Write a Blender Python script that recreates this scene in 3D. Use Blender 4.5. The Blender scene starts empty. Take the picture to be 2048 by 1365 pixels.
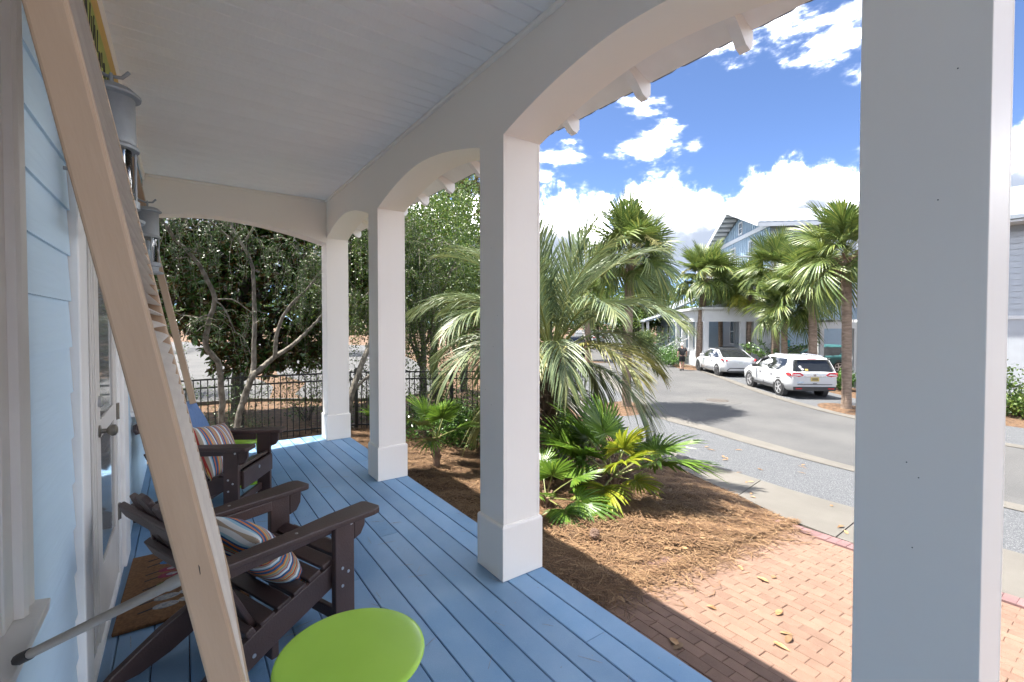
import bpy, bmesh, math, random
import numpy as np
from mathutils import Vector, Matrix, Euler
R = math.radians
random.seed(7); rng = np.random.default_rng(11)
sc = bpy.context.scene
C = sc.collection
# ------------------------------------------------------------------ camera
EYE = 1.57                                   # eye height above the porch floor (z = 0)
cd = bpy.data.cameras.new('camera'); cam = bpy.data.objects.new('camera', cd); C.objects.link(cam)
cd.sensor_width = 36; cd.lens = 36 * 915 / 2048; cd.shift_y = -16.3 / 2048
cd.clip_start = .05; cd.clip_end = 3000
cam.location = (0, 0, EYE); cam.rotation_euler = (R(90 - 1.2), 0, R(-35.8))
sc.camera = cam
# ------------------------------------------------------------------ sky, sun, exposure
SUN = Vector((-.235, .28, 1.0)).normalized()  # towards the sun
w = bpy.data.worlds.new('World'); sc.world = w; w.use_nodes = True
nt = w.node_tree; N = nt.nodes; L = nt.links
for n in list(N): N.remove(n)
def wn(t, **k):
    n = N.new(t)
    for a, b in k.items(): setattr(n, a, b)
    return n
def mth(op, a, b=None, c=None, clamp=False):
    n = wn('ShaderNodeMath', operation=op, use_clamp=clamp)
    for i, x in enumerate((a, b, c)):
        if x is None: continue
        if isinstance(x, (int, float)): n.inputs[i].default_value = x
        else: L.new(x, n.inputs[i])
    return n.outputs[0]
def ramp01(x, lo, hi):
    n = wn('ShaderNodeMapRange', interpolation_type='SMOOTHSTEP'); L.new(x, n.inputs[0])
    n.inputs[1].default_value = lo; n.inputs[2].default_value = hi
    return n.outputs[0]
sky = wn('ShaderNodeTexSky', sky_type='NISHITA'); sky.sun_disc = False
sky.sun_elevation = math.asin(SUN.z); sky.sun_rotation = math.atan2(SUN.x, SUN.y)
sky.air_density = .31; sky.dust_density = .1; sky.ozone_density = 4.0; sky.altitude = 0
tc = wn('ShaderNodeTexCoord'); sep = wn('ShaderNodeSeparateXYZ'); L.new(tc.outputs['Generated'], sep.inputs[0])
el = sep.outputs[2]
def noise(scale, detail, rough, off=(0, 0, 0), sc3=(1, 1, 1), dist=0):
    m = wn('ShaderNodeMapping'); L.new(tc.outputs['Generated'], m.inputs[0])
    m.inputs['Location'].default_value = off; m.inputs['Scale'].default_value = sc3
    n = wn('ShaderNodeTexNoise'); L.new(m.outputs[0], n.inputs['Vector'])
    n.inputs['Scale'].default_value = scale; n.inputs['Detail'].default_value = detail
    n.inputs['Roughness'].default_value = rough; n.inputs['Distortion'].default_value = dist
    return n.outputs[0]
# a bank of cumulus low over the horizon, all the way round, and broken fair-weather clouds above it
top = mth('ADD', .275, mth('MULTIPLY', mth('SUBTRACT', noise(3.2, 2, .5, (3.1, 1.7, 0), (1, 1, .15)), .5), .26))
bil = mth('MULTIPLY', mth('SUBTRACT', noise(9.5, 8, .60, (.4, 0, .8)), .5), .26)
bank = ramp01(mth('SUBTRACT', mth('ADD', top, bil), el), -.012, .05)
bank = mth('MULTIPLY', bank, ramp01(mth('ADD', el, mth('MULTIPLY', bil, .35)), .03, .12))
puff_n = mth('ADD', noise(4.2, 9, .58, (1.9, .35, .55), (1, 1, 2.1), .15), 0)
puff = mth('MULTIPLY', ramp01(puff_n, .50, .66), ramp01(el, .22, .34))
cover = mth('MAXIMUM', bank, puff)
thick = mth('MAXIMUM', ramp01(mth('ADD', mth('SUBTRACT', top, el), mth('MULTIPLY', bil, .7)), .015, .14), mth('MULTIPLY', ramp01(puff_n, .60, .74), .55))
cc = wn('ShaderNodeMix', data_type='RGBA'); L.new(mth('SUBTRACT', 1, mth('POWER', mth('SUBTRACT', 1, thick, clamp=True), 4.6)), cc.inputs[0])
CLOUD = 80.0
cc.inputs[6].default_value = (CLOUD, CLOUD, CLOUD * 1.01, 1); cc.inputs[7].default_value = (CLOUD * .0165, CLOUD * .0185, CLOUD * .0225, 1)
mx = wn('ShaderNodeMix', data_type='RGBA'); L.new(mth('MULTIPLY', mth('POWER', cover, 3.2), .97), mx.inputs[0])
L.new(sky.outputs[0], mx.inputs[6]); L.new(cc.outputs[2], mx.inputs[7])
bg = wn('ShaderNodeBackground'); bg.inputs[1].default_value = .05
out = wn('ShaderNodeOutputWorld'); L.new(mx.outputs[2], bg.inputs[0]); L.new(bg.outputs[0], out.inputs[0])
sd = bpy.data.lights.new('sun', 'SUN'); so = bpy.data.objects.new('sun', sd); C.objects.link(so)
sd.energy = 2.0; sd.angle = R(.55); sd.color = (1, .95, .87)
so.rotation_euler = SUN.to_track_quat('Z', 'Y').to_euler(); so.location = (-5, 14, 25)
sc.view_settings.view_transform = 'Standard'; sc.view_settings.look = 'None'
sc.view_settings.exposure = 3.3; sc.view_settings.gamma = 1
sc.cycles.max_bounces = 10; sc.cycles.diffuse_bounces = 8; sc.cycles.transparent_max_bounces = 16
sc.cycles.use_denoising = True

# ------------------------------------------------------------------ materials
MATS = {}
def mat(name, col, col2=None, rough=.6, scale=8, bump=0, bscale=None, metal=0, stretch=(1, 1, 1), vary=0, detail=5,
        spec=.5, speck=None, transl=0, back=None, island=None, coat=0, lo=.35, hi=.65, coord='Object', bdist=.01):
    """one procedural material: two colours mixed by noise, per-object and per-leaf variation, relief"""
    m = bpy.data.materials.new(name); m.use_nodes = True; MATS[name] = m
    nt = m.node_tree; n = nt.nodes; l = nt.links
    b = n['Principled BSDF']; b.inputs['Roughness'].default_value = rough; b.inputs['Metallic'].default_value = metal
    b.inputs['Specular IOR Level'].default_value = spec; b.inputs['Coat Weight'].default_value = coat
    tc = n.new('ShaderNodeTexCoord'); mp = n.new('ShaderNodeMapping'); l.new(tc.outputs[coord], mp.inputs[0])
    mp.inputs['Scale'].default_value = stretch
    if vary or coord == 'Object':
        oi = n.new('ShaderNodeObjectInfo'); vm = n.new('ShaderNodeVectorMath'); vm.operation = 'SCALE'
        cb = n.new('ShaderNodeCombineXYZ')
        for i in range(3): l.new(oi.outputs['Random'], cb.inputs[i])
        l.new(cb.outputs[0], vm.inputs[0]); vm.inputs['Scale'].default_value = 37 if vary else 0
        l.new(vm.outputs[0], mp.inputs['Location'])
    c1 = (*col, 1); c2 = (*(col2 or col), 1)
    nz = n.new('ShaderNodeTexNoise'); l.new(mp.outputs[0], nz.inputs['Vector'])
    nz.inputs['Scale'].default_value = scale; nz.inputs['Detail'].default_value = detail
    mr = n.new('ShaderNodeMapRange'); l.new(nz.outputs[0], mr.inputs[0]); mr.inputs[1].default_value = lo; mr.inputs[2].default_value = hi
    mx = n.new('ShaderNodeMix'); mx.data_type = 'RGBA'; l.new(mr.outputs[0], mx.inputs[0])
    mx.inputs[6].default_value = c1; mx.inputs[7].default_value = c2
    cur = mx.outputs[2]
    if island:
        g = n.new('ShaderNodeNewGeometry'); cr = n.new('ShaderNodeValToRGB'); l.new(g.outputs['Random Per Island'], cr.inputs[0])
        e = cr.color_ramp.elements
        while len(e) < len(island): e.new(.5)
        for i, k in enumerate(island):
            e[i].position = i / (len(island) - 1); e[i].color = (*k, 1)
        m2 = n.new('ShaderNodeMix'); m2.data_type = 'RGBA'; m2.inputs[0].default_value = .78
        l.new(cur, m2.inputs[6]); l.new(cr.outputs[0], m2.inputs[7]); cur = m2.outputs[2]
    if speck:
        v = n.new('ShaderNodeTexVoronoi'); l.new(mp.outputs[0], v.inputs['Vector']); v.inputs['Scale'].default_value = speck[0]
        mr2 = n.new('ShaderNodeMapRange'); l.new(v.outputs['Distance'], mr2.inputs[0])
        mr2.inputs[1].default_value = speck[1]; mr2.inputs[2].default_value = speck[1] * .6; mr2.inputs[3].default_value = 0; mr2.inputs[4].default_value = speck[3] if len(speck) > 3 else .7
        m3 = n.new('ShaderNodeMix'); m3.data_type = 'RGBA'; l.new(mr2.outputs[0], m3.inputs[0]); l.new(cur, m3.inputs[6])
        m3.inputs[7].default_value = (*speck[2], 1); cur = m3.outputs[2]
    if vary:
        hs = n.new('ShaderNodeHueSaturation'); l.new(cur, hs.inputs['Color'])
        mv = n.new('ShaderNodeMapRange'); l.new(oi.outputs['Random'], mv.inputs[0]); mv.inputs[3].default_value = 1 - vary; mv.inputs[4].default_value = 1 + vary
        l.new(mv.outputs[0], hs.inputs['Value']); cur = hs.outputs[0]
    if back:
        g2 = n.new('ShaderNodeNewGeometry'); m4 = n.new('ShaderNodeMix'); m4.data_type = 'RGBA'
        l.new(g2.outputs['Backfacing'], m4.inputs[0]); l.new(cur, m4.inputs[6]); m4.inputs[7].default_value = (*back, 1); cur = m4.outputs[2]
    l.new(cur, b.inputs['Base Color'])
    if bump:
        nb = n.new('ShaderNodeTexNoise'); l.new(mp.outputs[0], nb.inputs['Vector']); nb.inputs['Scale'].default_value = bscale or scale * 4
        nb.inputs['Detail'].default_value = 4
        bp = n.new('ShaderNodeBump'); bp.inputs['Strength'].default_value = bump; bp.inputs['Distance'].default_value = bdist
        l.new(nb.outputs[0], bp.inputs['Height']); l.new(bp.outputs[0], b.inputs['Normal'])
    if transl:
        t = n.new('ShaderNodeBsdfTranslucent'); l.new(cur, t.inputs[0]); s = n.new('ShaderNodeMixShader'); s.inputs[0].default_value = transl
        l.new(b.outputs[0], s.inputs[1]); l.new(t.outputs[0], s.inputs[2]); l.new(s.outputs[0], n['Material Output'].inputs[0])
    return m
WHITE = mat('white_paint', (.92, .858, .775), (.90, .835, .75), .5, 1.1, .10, 70, bdist=.004, stretch=(1, 1, .35))
WHITE2 = mat('white_trim', (.875, .86, .83), (.82, .80, .77), .45, 5, .05, 40)
CEIL = mat('ceiling_paint', (.90, .88, .85), (.875, .855, .825), .55, 6, .25, 55, stretch=(1, .25, 1), vary=.015, bdist=.004)
DECK = mat('deck_composite', (.155, .30, .48), (.225, .365, .53), .5, 2.2, .4, 320, vary=.10, speck=(210, .22, (.50, .58, .66), .3), bdist=.003)
SIDING = mat('blue_siding', (.58, .74, .86), (.54, .70, .83), .5, 3, .35, 26, stretch=(1, .14, 1.6), vary=.02, bdist=.006)
TAN = mat('tan_shutter_paint', (.47, .335, .22), (.40, .275, .175), .5, 6, .3, 22, stretch=(2, 2, .35), bdist=.004)
LOUV = mat('louver_paint', (.66, .60, .53), (.58, .52, .46), .5, 8)
GREY = mat('weathered_rod', (.56, .53, .47), (.38, .35, .30), .7, 9, .3, 60, stretch=(.3, 1, 1))
RUBBER = mat('dark_grey_plastic', (.09, .09, .095), (.06, .06, .06), .6)
LANT = mat('lantern_grey_metal', (.36, .385, .40), (.28, .30, .315), .5, 6, .1, 60, metal=.25)
BROWN = mat('brown_poly_lumber', (.078, .047, .042), (.058, .035, .031), .4, 5, .4, 140, stretch=(1, 1, 1), vary=.12, bdist=.003)
STEEL = mat('screw_steel', (.55, .56, .58), None, .3, metal=.9)
LIME = mat('lime_powder_coat', (.45, .74, .085), (.40, .68, .07), .24, 2.5, .05, 24, bdist=.003)
BLUEC = mat('blue_cushion_fabric', (.13, .22, .42), (.11, .19, .37), .85, 40, .2, 300)
DOORP = mat('door_paint', (.70, .66, .61), (.64, .60, .55), .45, 4)
BRONZE = mat('aged_nickel', (.28, .26, .22), (.2, .19, .17), .35, 8, metal=.8)
COIR = mat('coir_mat', (.23, .115, .045), (.15, .07, .025), .95, 60, .9, 260)
MATB = mat('mat_blue_print', (.02, .09, .26), (.05, .17, .36), .9, 60, .6, 260)
MATR = mat('mat_red_print', (.26, .03, .06), (.15, .02, .05), .9, 60, .6, 260)
MATG = mat('mat_green_print', (.14, .16, .02), (.08, .1, .02), .9, 60, .6, 260)
MATW = mat('mat_pale_print', (.42, .40, .36), (.2, .22, .25), .9, 60, .6, 260)
MATK = mat('mat_dark_print', (.03, .028, .03), None, .9)
BRICK = mat('paver_brick', (.165, .098, .068), (.135, .08, .055), .85, 7, .5, 120, vary=.11, speck=(95, .26, (.23, .165, .125), .4), bdist=.004)
BRICKP = mat('paver_brick_plum', (.165, .09, .086), (.135, .075, .075), .85, 7, .5, 120, vary=.13, speck=(95, .22, (.26, .19, .18), .35), bdist=.004)
SAND = mat('joint_sand', (.17, .12, .085), (.11, .08, .06), .95, 30)
CONC = mat('concrete', (.108, .10, .087), (.09, .083, .072), .85, 1.6, .35, 150, vary=.04, speck=(160, .2, (.07, .065, .06), .35), bdist=.003)
ASPH = mat('asphalt', (.050, .050, .051), (.072, .071, .070), .9, .55, .6, 190, speck=(70, .3, (.115, .115, .115), .45), bdist=.006)
GRAV = mat('exposed_gravel_asphalt', (.046, .05, .057), (.082, .086, .092), .9, 40, .9, 110, speck=(42, .36, (.20, .20, .20), .75), bdist=.012)
PATCH = mat('road_patch', (.078, .076, .073), (.064, .063, .061), .9, 3, .4, 150)
IRON = mat('cast_iron', (.10, .085, .075), (.07, .06, .05), .6, 20, .4, 60, metal=.3)
SOIL = mat('mulch_ground', (.055, .029, .015), (.15, .085, .042), .95, 9, 1, 45, bdist=.04)
GRASS = mat('far_ground', (.15, .135, .07), (.09, .11, .04), .95, .5, .5, 8)
STRAW = mat('pine_straw', (.30, .17, .08), (.22, .11, .05), .8, 3, island=[(.018, .009, .005), (.07, .033, .012), (.12, .065, .027), (.22, .145, .075)])
DRY = mat('dry_leaf', (.17, .085, .03), (.29, .185, .095), .75, 12, vary=.35, transl=.15)
CONE = mat('pine_cone_scale', (.14, .085, .06), (.24, .16, .12), .8, 20)
BLACK = mat('black_fence_metal', (.012, .012, .013), None, .4)
BARK = mat('grey_bark', (.21, .19, .155), (.075, .065, .05), .9, 14, .8, 40, stretch=(1, 1, .6), bdist=.02)
BARKD = mat('dark_bark', (.09, .075, .06), (.045, .037, .03), .9, 14, .8, 40, bdist=.02)
PALMT = mat('palm_trunk', (.27, .20, .15), (.16, .115, .085), .9, 5, .9, 22, stretch=(1, 1, 3), bdist=.03)
BOOT = mat('palm_boot', (.24, .155, .10), (.12, .075, .05), .9, 8, .6, 30)
PBOOT = mat('pindo_boot', (.13, .09, .055), (.06, .04, .025), .9, 8, .6, 30)
MAGN = mat('magnolia_leaf', (.022, .05, .017), None, .22, 3, island=[(.022, .055, .012), (.042, .10, .022), (.075, .15, .03), (.12, .19, .045)], back=(.075, .05, .016), spec=.6, transl=.22)
SMALL = mat('small_leaf', (.05, .09, .025), None, .4, 3, island=[(.018, .04, .008), (.045, .09, .014), (.085, .145, .02), (.17, .215, .035)], transl=.3)
OAK = mat('oak_leaf', (.06, .11, .02), None, .45, 3, island=[(.03, .055, .012), (.06, .11, .022), (.10, .16, .03), (.19, .24, .04)], transl=.35)
YAUP = mat('yaupon_leaf', (.045, .085, .035), None, .4, 3, island=[(.014, .032, .010), (.035, .07, .02), (.065, .11, .028), (.11, .155, .04)], transl=.25)
BRLF = mat('bronze_leaf', (.09, .06, .02), None, .4, 3, island=[(.03, .035, .012), (.10, .055, .02), (.15, .08, .025)], transl=.2)
COVER = mat('ground_cover_leaf', (.05, .12, .02), None, .35, 3, island=[(.02, .06, .012), (.05, .12, .02), (.09, .19, .03), (.15, .26, .05)], transl=.25)
TWIG = mat('twig', (.23, .20, .165), (.16, .135, .11), .9, 20)
PINDO = mat('pindo_frond', (.13, .17, .09), None, .45, 3, island=[(.05, .085, .04), (.09, .135, .058), (.145, .185, .078), (.215, .215, .07)], transl=.22)
PINDOY = mat('pindo_frond_yellowing', (.24, .24, .08), None, .45, 3, island=[(.14, .17, .07), (.24, .25, .08), (.36, .28, .07)], transl=.25)
SABAL = mat('sabal_frond', (.09, .14, .035), None, .42, 3, island=[(.045, .085, .02), (.095, .14, .03), (.15, .19, .04), (.22, .23, .055)], transl=.25)
SABALY = mat('sabal_frond_yellow', (.27, .28, .04), None, .42, 3, island=[(.16, .21, .035), (.28, .29, .04), (.36, .30, .05)], transl=.3)
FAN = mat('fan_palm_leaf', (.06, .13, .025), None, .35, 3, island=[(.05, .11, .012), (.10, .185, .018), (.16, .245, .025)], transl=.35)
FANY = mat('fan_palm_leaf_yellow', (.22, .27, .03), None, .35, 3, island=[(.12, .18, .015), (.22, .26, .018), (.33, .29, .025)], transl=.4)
PETI = mat('petiole', (.13, .17, .045), (.2, .2, .06), .5, 6)
FLOW = mat('palm_flower_stalk', (.42, .40, .13), (.5, .46, .2), .7, 6)
CARW = mat('white_car_paint', (.50, .51, .52), (.49, .50, .51), .18, 2, coat=.6)
GLASS = mat('dark_car_glass', (.018, .02, .022), None, .04, 2, spec=.8)
TYRE = mat('tyre_rubber', (.022, .022, .023), None, .8, 20)
ALLOY = mat('alloy_rim', (.58, .58, .60), None, .3, metal=.7)
ALLOYD = mat('dark_rim', (.10, .10, .105), None, .35, metal=.5)
CLAD = mat('black_cladding', (.05, .05, .052), (.04, .04, .042), .6, 20)
TAIL = mat('tail_light_red', (.50, .02, .03), (.40, .015, .02), .12, 10, coat=.5)
TAILC = mat('tail_light_clear', (.62, .58, .58), None, .12, 10, coat=.5)
CHROME = mat('chrome', (.65, .66, .68), None, .15, metal=.95)
PLATE = mat('yellow_licence_plate', (.48, .36, .10), None, .5)
PLATEW = mat('pale_licence_plate', (.56, .62, .60), None, .5)
PLATET = mat('plate_ink', (.06, .06, .05), None, .6)
CARD = mat('dark_truck_paint', (.025, .026, .028), None, .2, 2, coat=.5)
CARS = mat('silver_car_paint', (.36, .38, .40), None, .25, 2, coat=.5)
HBLUE = mat('pale_blue_house_paint', (.27, .36, .44), (.255, .34, .42), .6, 3)
HGREY = mat('pale_grey_house_paint', (.33, .355, .385), (.31, .335, .365), .6, 3)
HWHITE = mat('white_house_trim', (.52, .53, .54), (.49, .50, .51), .55, 3)
TIN = mat('metal_roof', (.235, .262, .29), (.20, .225, .25), .6, 2, metal=.1)
PANE = mat('window_pane', (.06, .075, .085), (.09, .11, .12), .06, 1.5, spec=.8)
PANEL = mat('porch_window_pane', (.22, .24, .25), (.30, .31, .30), .06, .8, spec=.8)
SKIN = mat('skin', (.46, .27, .20), None, .55)
HAIR = mat('white_hair', (.62, .60, .57), None, .7)
CLOTH = mat('black_cloth', (.014, .014, .016), (.02, .02, .022), .85, 30)
TURQ = mat('turquoise_paint', (.02, .42, .46), (.03, .34, .40), .5, 6)
TEAL = mat('teal_bench_paint', (.012, .07, .072), (.016, .085, .088), .5, 6)
SIGNY = mat('yellow_sign_paint', (.66, .42, .10), (.58, .36, .08), .6, 4)
SIGNG = mat('green_sign_paint', (.30, .36, .07), (.42, .44, .08), .6, 14)
SIGNK = mat('charcoal_sign_stroke', (.06, .065, .06), None, .7)
# clear lantern glass
gm = bpy.data.materials.new('clear_glass'); gm.use_nodes = True
_n = gm.node_tree.nodes; _l = gm.node_tree.links; _n.remove(_n['Principled BSDF'])
_g = _n.new('ShaderNodeBsdfGlossy'); _g.inputs['Roughness'].default_value = .03; _t = _n.new('ShaderNodeBsdfTransparent'); _t.inputs[0].default_value = (.9, .92, .92, 1)
_f = _n.new('ShaderNodeFresnel'); _f.inputs[0].default_value = 1.6; _m = _n.new('ShaderNodeMixShader')
_l.new(_f.outputs[0], _m.inputs[0]); _l.new(_t.outputs[0], _m.inputs[1]); _l.new(_g.outputs[0], _m.inputs[2]); _l.new(_m.outputs[0], _n['Material Output'].inputs[0])
CLEAR = gm
# striped outdoor fabric: bands along local x
def stripe_mat():
    m = bpy.data.materials.new('striped_fabric'); m.use_nodes = True; n = m.node_tree.nodes; l = m.node_tree.links; b = n['Principled BSDF']
    b.inputs['Roughness'].default_value = .85
    tc = n.new('ShaderNodeTexCoord'); sp = n.new('ShaderNodeSeparateXYZ'); l.new(tc.outputs['Object'], sp.inputs[0])
    mu = n.new('ShaderNodeMath'); mu.operation = 'MULTIPLY_ADD'; l.new(sp.outputs[0], mu.inputs[0]); mu.inputs[1].default_value = 6.6; mu.inputs[2].default_value = 10.13
    fr = n.new('ShaderNodeMath'); fr.operation = 'FRACT'; l.new(mu.outputs[0], fr.inputs[0])
    cr = n.new('ShaderNodeValToRGB'); l.new(fr.outputs[0], cr.inputs[0]); cr.color_ramp.interpolation = 'CONSTANT'
    navy = (.025, .10, .24); org = (.62, .19, .035); red = (.45, .045, .035); wht = (.72, .74, .74); sky_ = (.30, .52, .62); tan = (.42, .34, .25); yel = (.66, .46, .10); sage = (.25, .30, .24)
    seq = [(0, navy), (.10, org), (.16, yel), (.185, sage), (.25, tan), (.30, red), (.335, sky_), (.37, wht), (.43, navy), (.53, org), (.58, sage), (.65, yel), (.675, red), (.72, tan), (.80, wht), (.86, sky_), (.90, navy), (.95, org)]
    e = cr.color_ramp.elements
    while len(e) < len(seq): e.new(.99)
    for i, (p, c) in enumerate(seq): e[i].position = p; e[i].color = (*c, 1)
    l.new(cr.outputs[0], b.inputs['Base Color'])
    nb = n.new('ShaderNodeTexNoise'); nb.inputs['Scale'].default_value = 9; l.new(tc.outputs['Object'], nb.inputs['Vector'])
    bp = n.new('ShaderNodeBump'); bp.inputs['Strength'].default_value = .35; bp.inputs['Distance'].default_value = .02; l.new(nb.outputs[0], bp.inputs['Height']); l.new(bp.outputs[0], b.inputs['Normal'])
    return m
STRIPE = stripe_mat()

# ------------------------------------------------------------------ mesh building
class MB:
    def __init__(s): s.v = []; s.f = []
    def add(s, vs, fs):
        o = len(s.v); s.v += [tuple(p) for p in vs]; s.f += [tuple(i + o for i in f) for f in fs]; return s
    def box(s, lo, hi, M=None):
        x0, y0, z0 = lo; x1, y1, z1 = hi
        vs = [Vector(p) for p in ((x0, y0, z0), (x1, y0, z0), (x1, y1, z0), (x0, y1, z0), (x0, y0, z1), (x1, y0, z1), (x1, y1, z1), (x0, y1, z1))]
        if M: vs = [M @ p for p in vs]
        return s.add(vs, [(3, 2, 1, 0), (4, 5, 6, 7), (0, 1, 5, 4), (1, 2, 6, 5), (2, 3, 7, 6), (3, 0, 4, 7)])
    def beam(s, a, b, wd, ht, up=(0, 0, 1)):
        """rectangular bar from a to b, wd across, ht along up"""
        a = Vector(a); b = Vector(b); d = (b - a); ln = d.length; d.normalize(); up = Vector(up)
        sd = d.cross(up)
        if sd.length < 1e-4: sd = d.cross(Vector((1, 0, 0)))
        sd.normalize(); u = sd.cross(d)
        M = Matrix((d, sd, u)).transposed().to_4x4(); M.translation = a
        return s.box((0, -wd / 2, -ht / 2), (ln, wd / 2, ht / 2), M)
    def prism(s, poly, lo, hi, axis='y', M=None):
        """polygon extruded along an axis; poly given in the other two axes (x,z for y; x,y for z; y,z for x)"""
        n = len(poly)
        def P(p, t): return {'y': (p[0], t, p[1]), 'z': (p[0], p[1], t), 'x': (t, p[0], p[1])}[axis]
        vs = [Vector(P(p, lo)) for p in poly] + [Vector(P(p, hi)) for p in poly]
        if M: vs = [M @ p for p in vs]
        return s.add(vs, [tuple(range(n - 1, -1, -1)), tuple(range(n, 2 * n))] + [(i, (i + 1) % n, n + (i + 1) % n, n + i) for i in range(n)])
    def tube(s, pts, rad, n=8, cap=True):
        pts = [Vector(p) for p in pts]; m = len(pts); o = len(s.v)
        if not hasattr(rad, '__len__'): rad = [rad] * m
        ref = None
        for i, p in enumerate(pts):
            t = (pts[min(i + 1, m - 1)] - pts[max(i - 1, 0)])
            if t.length < 1e-9: t = Vector((0, 0, 1))
            t.normalize()
            if ref is None:
                ref = t.cross(Vector((0, 0, 1)))
                if ref.length < .05: ref = t.cross(Vector((1, 0, 0)))
            ref = (ref - t * ref.dot(t)).normalized(); bi = t.cross(ref)
            for k in range(n):
                a = 2 * math.pi * k / n; s.v.append(tuple(p + (ref * math.cos(a) + bi * math.sin(a)) * rad[i]))
        for i in range(m - 1):
            for k in range(n):
                k2 = (k + 1) % n; s.f.append((o + i * n + k, o + i * n + k2, o + (i + 1) * n + k2, o + (i + 1) * n + k))
        if cap: s.f.append(tuple(o + k for k in range(n - 1, -1, -1))); s.f.append(tuple(o + (m - 1) * n + k for k in range(n)))
        return s
    def lathe(s, prof, n=24, M=None):
        o = len(s.v)
        for r, z in prof:
            for k in range(n):
                a = 2 * math.pi * k / n; p = Vector((r * math.cos(a), r * math.sin(a), z)); s.v.append(tuple(M @ p if M else p))
        for i in range(len(prof) - 1):
            for k in range(n):
                k2 = (k + 1) % n; s.f.append((o + i * n + k, o + i * n + k2, o + (i + 1) * n + k2, o + (i + 1) * n + k))
        s.f.append(tuple(o + k for k in range(n - 1, -1, -1))); s.f.append(tuple(o + (len(prof) - 1) * n + k for k in range(n)))
        return s
    def loft(s, rings, close=True, cap=True):
        o = len(s.v); n = len(rings[0])
        for r in rings: s.v += [tuple(p) for p in r]
        for i in range(len(rings) - 1):
            for k in range(n if close else n - 1):
                k2 = (k + 1) % n; s.f.append((o + i * n + k, o + i * n + k2, o + (i + 1) * n + k2, o + (i + 1) * n + k))
        if cap and close: s.f.append(tuple(o + k for k in range(n - 1, -1, -1))); s.f.append(tuple(o + (len(rings) - 1) * n + k for k in range(n)))
        return s
    def mesh(s, name, smooth=None):
        me = bpy.data.meshes.new(name); me.from_pydata(s.v, [], s.f)
        bm = bmesh.new(); bm.from_mesh(me); bmesh.ops.recalc_face_normals(bm, faces=bm.faces); bm.to_mesh(me); bm.free()
        if smooth is not None:
            for p in me.polygons: p.use_smooth = True
            me.set_sharp_from_angle(angle=R(smooth))
        return me
def npmesh(name, V, F, smooth=False):
    me = bpy.data.meshes.new(name); V = np.asarray(V, dtype=np.float32).reshape(-1, 3); F = np.asarray(F, dtype=np.int32)
    me.vertices.add(len(V)); me.vertices.foreach_set('co', V.ravel())
    k = F.shape[1]; me.loops.add(F.size); me.loops.foreach_set('vertex_index', F.ravel())
    me.polygons.add(len(F)); me.polygons.foreach_set('loop_start', np.arange(0, F.size, k, dtype=np.int32)); me.polygons.foreach_set('loop_total', np.full(len(F), k, dtype=np.int32))
    if smooth: me.polygons.foreach_set('use_smooth', np.ones(len(F), dtype=bool))
    me.update(); me.validate(); return me
def link(name, me, m=None, parent=None, loc=None, rot=None, bevel=0, seg=2):
    o = bpy.data.objects.new(name, me); C.objects.link(o)
    if m is not None and me is not None and not me.materials: me.materials.append(m)
    if parent: o.parent = parent
    if loc is not None: o.location = loc
    if rot is not None: o.rotation_euler = rot
    if bevel:
        b = o.modifiers.new('bevel', 'BEVEL'); b.width = bevel; b.segments = seg; b.limit_method = 'ANGLE'; b.angle_limit = R(40)
    return o
def obj(name, mb, m, parent=None, smooth=None, **k): return link(name, mb.mesh(name, smooth), m, parent, **k)
def tag(o, label=None, cat=None, group=None, kind=None):
    if label: o['label'] = label
    if cat: o['category'] = cat
    if group: o['group'] = group
    if kind: o['kind'] = kind
    return o
def thing(name, label, cat, loc=(0, 0, 0), rz=0, group=None):
    o = bpy.data.objects.new(name, None); o.empty_display_size = .1; C.objects.link(o); o.location = loc; o.rotation_euler = (0, 0, rz)
    return tag(o, label, cat, group)
def kids(o): return [c for c in bpy.data.objects if c.parent == o]
def zg(x):                                   # lie of the land: level by the house, falling to the street
    return -.73 - min(max(x - 2.8, 0) * .085, .74)
def S(lo, hi): return random.uniform(lo, hi)
# ================================================================== the ground, walks and street
def strip(path_a, path_b, dz, n=6, name='strip', lift=lambda x: 0):
    V = []; F = []
    for i, (a, b) in enumerate(zip(path_a, path_b)):
        for k in range(n + 1):
            t = k / n; x = a[0] + (b[0] - a[0]) * t; y = a[1] + (b[1] - a[1]) * t; V.append((x, y, zg(x) + dz))
    for i in range(min(len(path_a), len(path_b)) - 1):
        for k in range(n):
            o = i * (n + 1) + k; F.append((o, o + n + 1, o + n + 2, o + 1))
    mb = MB(); mb.v = V; mb.f = F; return mb
def resample(path, step):
    out = []
    for a, b in zip(path[:-1], path[1:]):
        m = max(1, int(math.hypot(b[0] - a[0], b[1] - a[1]) / step))
        out += [(a[0] + (b[0] - a[0]) * i / m, a[1] + (b[1] - a[1]) * i / m) for i in range(m)]
    return out + [path[-1]]
def smooth_path(path, n=8):
    P = [Vector(p) for p in path]; out = []
    for i in range(len(P) - 1):
        p0, p1, p2, p3 = P[max(i - 1, 0)], P[i], P[i + 1], P[min(i + 2, len(P) - 1)]
        for k in range(n):
            t = k / n; out.append(tuple(.5 * ((2 * p1) + (p2 - p0) * t + (2 * p0 - 5 * p1 + 4 * p2 - p3) * t * t + (3 * p1 - p0 - 3 * p2 + p3) * t ** 3)))
    return out + [tuple(P[-1])]
def offset(path, d):
    out = []
    for i, p in enumerate(path):
        a = Vector(path[max(i - 1, 0)]); b = Vector(path[min(i + 1, len(path) - 1)]); t = (b - a).normalized()
        out.append((p[0] + t.y * d, p[1] - t.x * d))
    return out
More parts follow.
